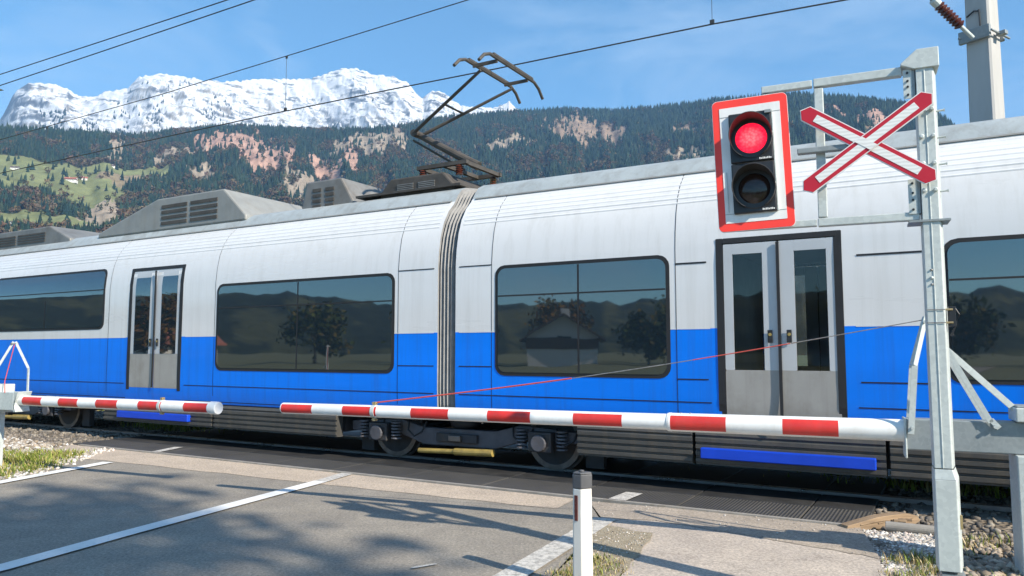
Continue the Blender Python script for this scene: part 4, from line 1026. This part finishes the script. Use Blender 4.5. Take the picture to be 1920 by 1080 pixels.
PCOL = {'pink': (.40, .255, .195), 'tan': (.31, .255, .195), 'brown': (.25, .185, .135), 'meadow': (.18, .195, .09), 'field': (.25, .20, .125)}
PD = []
for u, v, ru, rv, k in PATCH:
    v += 5; rv += 6; ru += 4
    az, e = az_el(u, v); q0 = q_of(az, e); q1 = q_of(az, az_el(u, v - rv)[1]); q2 = q_of(az, az_el(u, v + rv)[1])
    PD.append((az, q0, ru / F, max(.004, (q1 - q2) / 2), k))
def patches(az, q):
    col = np.zeros((len(az), 3)); w = np.zeros(len(az)); mead = np.zeros(len(az), bool)
    wob = (fbm(az * 150, q * 45, 21, 4) - .5) * 1.5; wob2 = (fbm(az * 420, q * 14, 33, 3) - .5) * 1.2
    for a0, q0, ra, rq, k in PD:
        soft = k in ('meadow', 'field')
        d = np.hypot((az - a0) / ra, (q - q0) / rq) + (wob * .16 if soft else wob + wob2 * .8)
        m = d < 1
        col[m] = PCOL[k]; w[m] = 1; mead[m] = soft
    return col, w, mead
na, nq = 760, 250
AZ, Q = np.meshgrid(np.linspace(-.95, .80, na), np.r_[np.linspace(0, 1, nq - 20), np.linspace(1.01, 1.6, 20)], indexing='ij')
az_f, q_f = AZ.ravel(), Q.ravel()
X, Y, Z = hill(az_f, q_f)
pc, pw, pm = patches(az_f, q_f)
base = np.array((.065, .058, .035)) * (.6 + .8 * fbm(az_f * 60, q_f * 30, 8))[:, None]
streak = (.65 + .7 * fbm(az_f * 500, q_f * 40, 41, 4))[:, None]
col = np.where(pw[:, None] > 0, pc * np.where(pm[:, None], .8 + .4 * fbm(az_f * 200, q_f * 90, 12)[:, None], streak), base)
ii = (np.arange(na - 1)[:, None] * nq + np.arange(nq - 1)[None]).ravel()
Fq = np.stack([ii, ii + nq, ii + nq + 1, ii + 1], 1)
hills = np_mesh('hills', np.c_[X, Y, Z], Fq, col, M['terrain'], 4, True); tag(hills, kind='structure')

# ------------------------------------------------------------------ forest on the hill (one mass)
def conifer_tpl(seed):
    r = np.random.default_rng(seed); V = []; Fc = []; shade = []
    tiers = 4
    for t in range(tiers):
        z0 = .06 + .22 * t; z1 = min(1.0, z0 + .42 if t < tiers - 1 else 1.0); rad = .19 * (1 - t / (tiers + .35)) * r.uniform(.85, 1.15)
        b0 = len(V); V.append((0, 0, z1)); sg = 6
        for k in range(sg):
            a = 6.283 * (k + r.uniform(-.25, .25)) / sg; rr = rad * (1.25 if k % 2 else .72) * r.uniform(.85, 1.15)
            V.append((rr * math.cos(a), rr * math.sin(a), z0 - r.uniform(0, .05)))
        Fc += [(b0, b0 + 1 + k, b0 + 1 + (k + 1) % sg) for k in range(sg)]
        shade += [1.0] * (1 + sg)
    return np.array(V), np.array(Fc), np.array(shade)
def broad_tpl(seed):
    r = np.random.default_rng(seed); V = []; Fc = []; sh = []
    for k in range(26):
        a = r.uniform(0, 6.283); t = r.uniform(0, 1); zc = .25 + .65 * t; rad = .34 * math.sqrt(max(.05, 1 - (2 * t - .8) ** 2)) * r.uniform(.6, 1.0)
        c = np.array([rad * math.cos(a), rad * math.sin(a), zc]); b0 = len(V)
        for j in range(3): V.append(tuple(c + r.normal(0, .11, 3)))
        V.append(tuple(c + r.normal(0, .11, 3)))
        s = r.uniform(.7, 1.3); sh += [s] * 4
        Fc += [(b0, b0 + 1, b0 + 2), (b0, b0 + 2, b0 + 3)]
    return np.array(V), np.array(Fc), np.array(sh)
con = [conifer_tpl(100 + k) for k in range(6)]; bro = [broad_tpl(200 + k) for k in range(5)]
NT = 105000
az_t = RNG.uniform(-.86, .72, NT); rr_ = np.sqrt(RNG.uniform(.10, 1.0, NT)); q_t = rr_
q_t = np.clip(rr_, .0, 1.0)
pc, pw, pm = patches(az_t, q_t)
keep = (pw == 0) | ((RNG.random(NT) < .05) & ~pm) | (pm & (RNG.random(NT) < .02))
keep &= ~((q_t < .36) & (RNG.random(NT) < .6))
az_t, q_t = az_t[keep], q_t[keep]
xt, yt, zt = hill(az_t, q_t)
nt_ = len(xt)
mix = fbm(az_t * 45, q_t * 22, 55, 4) + .28 * (1 - q_t) - .10 * np.clip(az_t, 0, .4) / .4
decid = (mix + RNG.normal(0, .07, nt_)) > (.645 - .03 * np.clip(-az_t / .3, -1, 1))
hts = np.where(decid, RNG.uniform(10, 20, nt_), RNG.triangular(9, 21, 33, nt_)) * (1 - .15 * q_t)
cc = np.where(decid[:, None], np.array([(.135, .088, .056), (.12, .075, .05), (.155, .12, .068), (.10, .092, .052), (.078, .085, .046), (.14, .112, .078)])[RNG.integers(0, 6, nt_)],
     np.array([(.016, .034, .026), (.020, .042, .030), (.013, .029, .025), (.026, .045, .028), (.034, .050, .030)])[RNG.integers(0, 5, nt_)]) * RNG.uniform(.7, 1.35, (nt_, 1))
def grow(x, y, z, h, c, dec):
    Vs, Fs_, Cs = [], [], []; off = 0
    kind = RNG.integers(0, 30, len(x))
    for isd, T in ((False, con), (True, bro)):
        for k, (tv, tf, ts) in enumerate(T):
            sel = np.where((dec == isd) & (kind % len(T) == k))[0]
            if not len(sel): continue
            a = RNG.uniform(0, 6.28, len(sel)); ca, sa = np.cos(a)[:, None], np.sin(a)[:, None]; hh = h[sel][:, None]; wd = RNG.uniform(.85, 1.2, len(sel))[:, None] * hh
            vx = (tv[None, :, 0] * ca - tv[None, :, 1] * sa) * wd + x[sel][:, None]; vy = (tv[None, :, 0] * sa + tv[None, :, 1] * ca) * wd + y[sel][:, None]
            vz = tv[None, :, 2] * hh + z[sel][:, None] - .6
            V = np.stack([vx, vy, vz], -1).reshape(-1, 3); n, m2 = len(sel), len(tv)
            Vs.append(V); Fs_.append((tf[None] + (np.arange(n) * m2)[:, None, None] + off).reshape(-1, 3)); off += n * m2
            Cs.append((c[sel][:, None, :] * ts[None, :, None]).reshape(-1, 3))
    return np.concatenate(Vs), np.concatenate(Fs_), np.concatenate(Cs)
V, Fc, Cc = grow(xt, yt, zt, hts, cc, decid)
tag(np_mesh('forest', V, Fc, Cc, M['leafcol']), kind='stuff')

# ------------------------------------------------------------------ snow mountain
SN_PX = [(-600, 330), (-300, 300), (-120, 268), (-40, 245), (0, 226), (12, 205), (22, 184), (34, 168), (55, 154), (80, 157), (102, 158), (126, 165), (140, 178), (165, 181), (180, 180), (200, 171), (240, 165), (262, 143), (300, 139), (340, 141), (380, 151), (430, 153), (480, 149), (540, 148), (580, 148), (610, 139), (640, 129), (665, 127), (700, 139), (740, 144), (765, 156), (782, 176), (792, 184), (806, 172), (822, 169), (842, 182), (862, 198), (900, 202), (930, 202), (955, 189), (968, 203), (1000, 222), (1100, 250), (1300, 330)]
sn = np.array([az_el(u, v) for u, v in SN_PX]); SR0, SR1 = 4300.0, 6000.0
def snow(az, q):
    r = SR0 + (SR1 - SR0) * q + 120 * np.sin(az * 17)
    E = np.interp(az, sn[:, 0], sn[:, 1]); E0 = np.minimum(E, az_el(0, 330)[1])
    sh = np.clip(q, 0, 1) ** .85
    e = np.where(q <= 1, E0 + (E - E0) * sh, E - (q - 1) * .6)
    x, y = r * np.sin(az), r * np.cos(az)
    fade = np.clip((1 - q) * 5, 0, 1) * np.clip(q * 4, 0, 1)
    z = e * r + fade * ((ridged(az * 13 + q * 1.6, q * 2.4 + az * 9, 61, 6, .48) - .6) * 360 + (fbm(az * 110, q * 20 + az * 60, 71, 4) - .5) * 60)
    # strata steps
    z = z + fade * 14 * np.sin((z + 500 * az) / 26.0) * fbm(az * 60, q * 8, 77, 3)
    z = z + np.clip(q, 0, 1) * (fbm(az * 260, q * 20, 79, 3) - .5) * 26 * np.clip((1.05 - q) * 20, .25, 1)
    return x, y, z + H
na, nq = 900, 260
AZ, Q = np.meshgrid(np.linspace(sn[0, 0], sn[-1, 0], na), np.r_[np.linspace(0, 1, nq - 12), np.linspace(1.01, 1.5, 12)], indexing='ij')
X, Y, Z = snow(AZ.ravel(), Q.ravel())
ii = (np.arange(na - 1)[:, None] * nq + np.arange(nq - 1)[None]).ravel()
Fq = np.stack([ii, ii + nq, ii + nq + 1, ii + 1], 1)
V = np.c_[X, Y, Z]
G = V.reshape(na, nq, 3); du = np.gradient(G, axis=0); dv = np.gradient(G, axis=1); N = np.cross(du, dv); N /= np.linalg.norm(N, axis=2, keepdims=True) + 1e-9
steep = 1 - np.abs(N[..., 2]).ravel()
azf, qf = AZ.ravel(), Q.ravel()
leftc = np.clip((az_el(150, 200)[0] - azf) / .06, 0, 1)
zt_ = Z + 1300 * azf + 120 * fbm(azf * 14, qf * 4, 92)
band = .35 * fbm(azf * 34, zt_ / 34.0, 91, 5) + .4 * ridged(azf * 40, zt_ / 17.0, 93, 4) + .25 * fbm(azf * 150, zt_ / 9.0, 94, 3)
band = band + leftc * .10 * (fbm(azf * 330, qf * 7, 96, 4) - .5) * 4         # tilted strata
cliffs = fbm(azf * 90, qf * 5, 95, 4)
rockiness = (steep - .60) * 1.2 + (band - .6) * 5.6 + leftc * .55 + (cliffs - .55) * 1.1 + .14 * (1 - qf)
rockiness = rockiness - np.quantile(rockiness[(qf > .15) & (qf < .98)], .70)
fr_ = np.clip(rockiness * 5.0, 0, 1)[:, None]
rock = np.where((fbm(azf * 70, qf * 9, 99) > .56)[:, None], np.array((.21, .19, .165)), np.array((.095, .10, .108))) * (.75 + .5 * fbm(azf * 300, qf * 40, 98))[:, None]
cols = np.array((.60, .61, .625)) * (1 - fr_) + rock * fr_
m, nt, b = new_mat('snow_and_rock'); a = nd(nt, 'ShaderNodeAttribute', attribute_name='Col')
f = ramp(nt, noise(nt, .035, 7, .72, stretch=(.6, .6, 2.4)), [(.52, (0, 0, 0)), (.66, (.8, .8, .8))])
c = mixc(nt, f, a.outputs['Color'], (.20, .205, .215)); nt.links.new(mixc(nt, .55, a.outputs['Color'], c), b.inputs['Base Color'])
b.inputs['Roughness'].default_value = .8
M['snow'] = m
tag(np_mesh('snow_mountain', V, Fq, cols, m, 4, True), kind='structure')
# sparse firs at the snow line
ns = 9000; az_s = RNG.uniform(-.58, .06, ns); q_s = RNG.beta(1.2, 2.6, ns) * .85 + .10
kp = (fbm(az_s * 60, q_s * 7, 121, 4) > .50 + .18 * q_s); az_s, q_s = az_s[kp], q_s[kp]
xs_, ys_, zs_ = snow(az_s, q_s)
hh = RNG.uniform(14, 30, len(xs_))
V, Fc, Cc = grow(xs_, ys_, zs_, hh, np.tile((.03, .042, .035), (len(xs_), 1)) * RNG.uniform(.7, 1.4, (len(xs_), 1)), np.zeros(len(xs_), bool))
tag(np_mesh('forest', V, Fc, Cc, M['leafcol']), kind='stuff')

# ------------------------------------------------------------------ farmhouses
def house(u, v, wdt, dep, hw, hr, rz, roof, label, name='farmhouse', timber=True, pos=None):
    if pos is None:
        az, e = az_el(u, v); q = np.array([q_of(az, e)]); x, y, z = hill(np.array([az]), q); pos = (float(x[0]), float(y[0]), float(z[0]) - 1.0)
    h = empty(name, pos, rz); tag(h, label, 'house', 'houses in the valley' if pos[1] < 100 else 'farmhouses on the hillside')
    a, d = wdt / 2, dep / 2
    mb = MB(); mb.prism([(-d, -3), (d, -3), (d, hw), (0, hw + hr), (-d, hw)], 'x', -a, a, M['house_wall']); mb.build('wall', h)
    if timber:
        mb = MB(); mb.box(-a - .1, a + .1, -d - .12, d + .12, hw * .58, hw - .1, M['house_wood']); mb.build('timber_storey', h)
    mb = MB(); o_ = 1.0
    for s in (-1, 1):
        sl_ = hr / d
        mb.add([(x, s * yy, zz) for x in (-a - o_, a + o_) for yy, zz in ((0, hw + hr + .25), (d + o_, hw - o_ * sl_ + .25), (d + o_, hw - o_ * sl_ + .02), (0, hw + hr + .02))], [(0, 1, 5, 4), (1, 2, 6, 5), (2, 3, 7, 6), (3, 0, 4, 7), (0, 3, 2, 1), (4, 5, 6, 7)], roof)
    ro = mb.build('roof', h)
    mb = MB(); mb.box(-a * .3, -a * .3 + .9, -.5, .4, hw + hr * .6, hw + hr + 1.2, M['house_wall']); mb.build('chimney', ro)
    for s in (-1, 1):
        k = -a + 1.6
        while k < a - 1.6:
            mb = MB(); mb.box(k, k + 1.2, s * d, s * (d + .06), 1.0, 2.5, M['house_glass']); mb.build('window', h); k += 3.0
    for s in (-1, 1):
        mb = MB(); mb.box(s * a, s * (a + .06), -.7, .7, hw * .62, hw * .62 + 1.5, M['house_glass']); mb.build('window', h)
    return h
house(133, 341, 24, 12, 6, 4, R(8), M['house_roof'], 'white farmhouse with a red roof standing in the green meadow')
house(158, 336, 12, 9, 5, 3.5, R(30), M['house_roof'], 'small white barn with a red roof just behind the meadow farmhouse', timber=False)
house(28, 314, 16, 10, 5, 3.5, R(15), M['house_roof_dk'], 'white cottage with a dark roof under the trees on the upper meadow', timber=False)
house(25, 423, 9, 9, 5, 3.6, R(75), M['house_roof_dk'], 'white gabled house low on the valley meadow above the train roof', timber=False)
house(212, 316, 9, 7, 4, 3, R(20), M['house_roof_dk'], 'tiny hut among trees at the edge of the upper meadow', timber=False)

# ------------------------------------------------------------------ trees and houses near the camera's back (seen in the train's glass, shading the road)
def tree(x, y, h, cr, seed, label, cols, base_h=.35, leaves=3600, sz=.34):
    r = np.random.default_rng(seed); t = empty('deciduous_tree', (x, y, -.06)); tag(t, label, 'tree', 'trees beside the road')
    mb = MB(); mb.tube([(0, 0, 0), (.1, 0, h * .3), (0, .15, h * .6), (.1, .1, h * .92)], [.024 * h, .018 * h, .010 * h, .003 * h], M['bark'], 10)
    cl = []
    for k in range(13):
        a = r.uniform(0, 6.28); z0 = h * r.uniform(base_h, .75); e = np.array([math.cos(a) * cr * r.uniform(.5, .95), math.sin(a) * cr * r.uniform(.5, .95), z0 + h * r.uniform(.08, .22)])
        mb.tube([(0, 0, z0), tuple(e * [.5, .5, 1] + [0, 0, -.04 * h]), tuple(e)], [.009 * h, .006 * h, .002 * h], M['bark'], 6); cl.append(e)
    mb.build('trunk', t)
    for k in range(14):
        a = r.uniform(0, 6.28); p = r.uniform(0, 1); cl.append(np.array([math.cos(a) * cr * .7 * math.sqrt(1 - p * .7), math.sin(a) * cr * .7 * math.sqrt(1 - p * .7), h * (base_h + .1 + (.85 - base_h) * p)]))
    cl = np.array(cl); P = cl[r.integers(0, len(cl), leaves)] + r.normal(0, cr * .20, (leaves, 3))
    A = r.normal(0, 1, (leaves, 3)); A /= np.linalg.norm(A, axis=1, keepdims=True); B = np.cross(A, r.normal(0, 1, (leaves, 3))); B /= np.linalg.norm(B, axis=1, keepdims=True)
    s = (sz * r.uniform(.5, 1.2, leaves))[:, None]
    V = np.stack([P - A * s, P + B * s * .5, P + A * s, P - B * s * .5], 1).reshape(-1, 3); b0 = np.arange(leaves) * 4
    Fq = np.stack([b0, b0 + 1, b0 + 2, b0 + 3], 1)
    c = np.array(cols)[r.integers(0, len(cols), leaves)] * r.uniform(.6, 1.3, (leaves, 1))
    o = np_mesh('crown', V, Fq, np.repeat(c, 4, 0), M['leafcol'], 4); o.parent = t
leafg = [(.06, .08, .025), (.09, .10, .03), (.13, .10, .03), (.05, .06, .02)]
leafo = [(.20, .11, .03), (.15, .08, .03), (.10, .09, .03)]
tree(13.3, -11.4, 18.5, 2.3, 3, 'tall roadside tree behind the pavement whose shade falls on the road', leafg, .74, 1500, .26)
spots = [(-88, 6, 8.5, 4), (-96, -14, 7.5, 4), (-84, -30, 8, 4.5), (-92, -52, 9, 5), (-74, -62, 8, 4.5), (-58, -72, 8.5, 4.5), (-44, -78, 8, 4), (-30, -84, 9, 4.5), (-14, -86, 8, 4.5), (-104, -34, 9, 5), (-66, -48, 6.5, 3.5), (-22, -72, 6, 3.5)]
looks = ['rust coloured', 'dark green', 'olive', 'yellowing', 'broad green', 'thin leafed', 'rounded green', 'copper coloured', 'tall green', 'dense dark', 'small green', 'low bushy']
beside = ['by the railway curve', 'next to the red roofed house', 'behind the timbered cottage', 'behind all other trees', 'by the field path', 'beside the long house', 'between two houses', 'by the road bend', 'at the end of the road', 'farthest from the crossing', 'in a front garden', 'beside the pale house']
for k, (x_, y_, h_, c_) in enumerate(spots):
    tree(x_, y_, h_, c_, 40 + k, looks[k] + ' tree ' + beside[k], leafo if k in (0, 3, 7) else leafg, .18, 1500, .5)
house(0, 0, 13, 9, 3.6, 2.6, R(35), M['house_roof_dk'], 'white timbered house with a dark roof across the road', 'house', True, (-76, -42, -.06))
house(0, 0, 11, 8, 3.2, 2.4, R(50), M['house_roof'], 'white house with a red roof along the railway', 'house', False, (-112, 3, -.06))
house(0, 0, 12, 8, 3.4, 2.5, R(10), M['house_roof_dk'], 'long timbered house among the trees by the road', 'house', True, (-50, -70, -.06))
house(0, 0, 11, 8, 3.4, 2.5, R(-15), M['house_roof'], 'pale house under a red roof near the road bend', 'house', False, (-22, -80, -.06))

# wooded ridge across the valley behind the camera
na, nq = 480, 40
AZ, Q = np.meshgrid(np.linspace(.82, 5.33, na), np.linspace(0, 1.5, nq), indexing='ij'); azf, qf = AZ.ravel(), Q.ravel()
r_ = 700 + 1100 * qf; e_ = (.050 + .030 * fbm(azf * 4, azf * 0, 301, 3) + .010 * fbm(azf * 45, azf * 0, 303, 3)) * np.where(qf < 1, qf ** .8, 1 - (qf - 1) * 1.6)
ii = (np.arange(na - 1)[:, None] * nq + np.arange(nq - 1)[None]).ravel()
cc_ = np.array((.035, .042, .024)) * (.5 + fbm(azf * 120, qf * 14, 305, 4))[:, None] + (fbm(azf * 30, qf * 5, 307) > .60)[:, None] * np.array((.06, .055, .02))
tag(np_mesh('hills', np.c_[r_ * np.sin(azf), r_ * np.cos(azf), e_ * r_ + (fbm(azf * 300, qf * 40, 309, 3) - .5) * 16 * np.clip(qf * 3, 0, 1)], np.stack([ii, ii + nq, ii + nq + 1, ii + 1], 1), cc_, M['terrain'], 4, True), kind='structure')
# ------------------------------------------------------------------ haze, sky, sun
hz = MB(); hz.box(-9500, 9500, -9500, 9500, -40, 2900, None) if False else None
me = bpy.data.meshes.new('haze'); bx_ = [(x, y, z) for x in (-6500, 6500) for y in (-2500, 8600) for z in (-32, 2900)]
me.from_pydata(bx_, [], [(0, 1, 3, 2), (4, 6, 7, 5), (0, 4, 5, 1), (2, 3, 7, 6), (0, 2, 6, 4), (1, 5, 7, 3)])
hm = bpy.data.materials.new('haze'); hm.use_nodes = True; hm.node_tree.nodes.clear()
ho = hm.node_tree.nodes.new('ShaderNodeOutputMaterial'); pv = hm.node_tree.nodes.new('ShaderNodeVolumePrincipled')
pv.inputs['Color'].default_value = (.27, .54, .98, 1); pv.inputs['Density'].default_value = 9e-5; pv.inputs['Anisotropy'].default_value = 0.0
hm.node_tree.links.new(pv.outputs[0], ho.inputs['Volume']); me.materials.append(hm)
hzo = bpy.data.objects.new('haze', me); C.objects.link(hzo); tag(hzo, kind='stuff')

SUN_EL = R(34); to_sun = Vector((.705, -.709, 0)).normalized() * math.cos(SUN_EL) + Vector((0, 0, math.sin(SUN_EL)))
sd = bpy.data.lights.new('sun', 'SUN'); sd.energy = 5.0; sd.angle = R(.53); sd.color = (1, .905, .76)
so = bpy.data.objects.new('sun', sd); C.objects.link(so); so.rotation_euler = to_sun.to_track_quat('Z', 'Y').to_euler(); so.location = (0, 0, 30)
w = bpy.data.worlds.new('World'); scene.world = w; w.use_nodes = True; nt = w.node_tree
bg = nt.nodes['Background']; sky = nt.nodes.new('ShaderNodeTexSky'); sky.sky_type = 'NISHITA'; sky.sun_disc = False
sky.sun_elevation = SUN_EL; sky.sun_rotation = math.atan2(to_sun.x, to_sun.y); sky.air_density = 1.0; sky.dust_density = 0.0; sky.ozone_density = 6.0; sky.altitude = 1500
tc = nt.nodes.new('ShaderNodeTexCoord'); mp = nt.nodes.new('ShaderNodeMapping'); mp.inputs['Rotation'].default_value = (0, R(18), R(20)); mp.inputs['Scale'].default_value = (2.2, 1.4, 5.5)
nt.links.new(tc.outputs['Generated'], mp.inputs[0])
nz = nt.nodes.new('ShaderNodeTexNoise'); nz.inputs['Scale'].default_value = 1.7; nz.inputs['Detail'].default_value = 7; nz.inputs['Roughness'].default_value = .6; nz.inputs['Distortion'].default_value = .6
nt.links.new(mp.outputs[0], nz.inputs['Vector'])
cl = ramp(nt, nz.outputs['Fac'], [(.44, (0, 0, 0)), (.76, (.48, .48, .48))])
c = mixc(nt, cl, mixc(nt, 1.0, sky.outputs[0], (.94, 1.18, 1.02), 'MULTIPLY'), (4.2, 5.0, 5.8))
nt.links.new(c, bg.inputs['Color']); bg.inputs['Strength'].default_value = .105
scene.view_settings.view_transform = 'Standard'; scene.view_settings.look = 'None'; scene.view_settings.gamma = 1; scene.view_settings.exposure = 1.1
scene.cycles.max_bounces = 8; scene.cycles.volume_bounces = 0; scene.cycles.transparent_max_bounces = 12
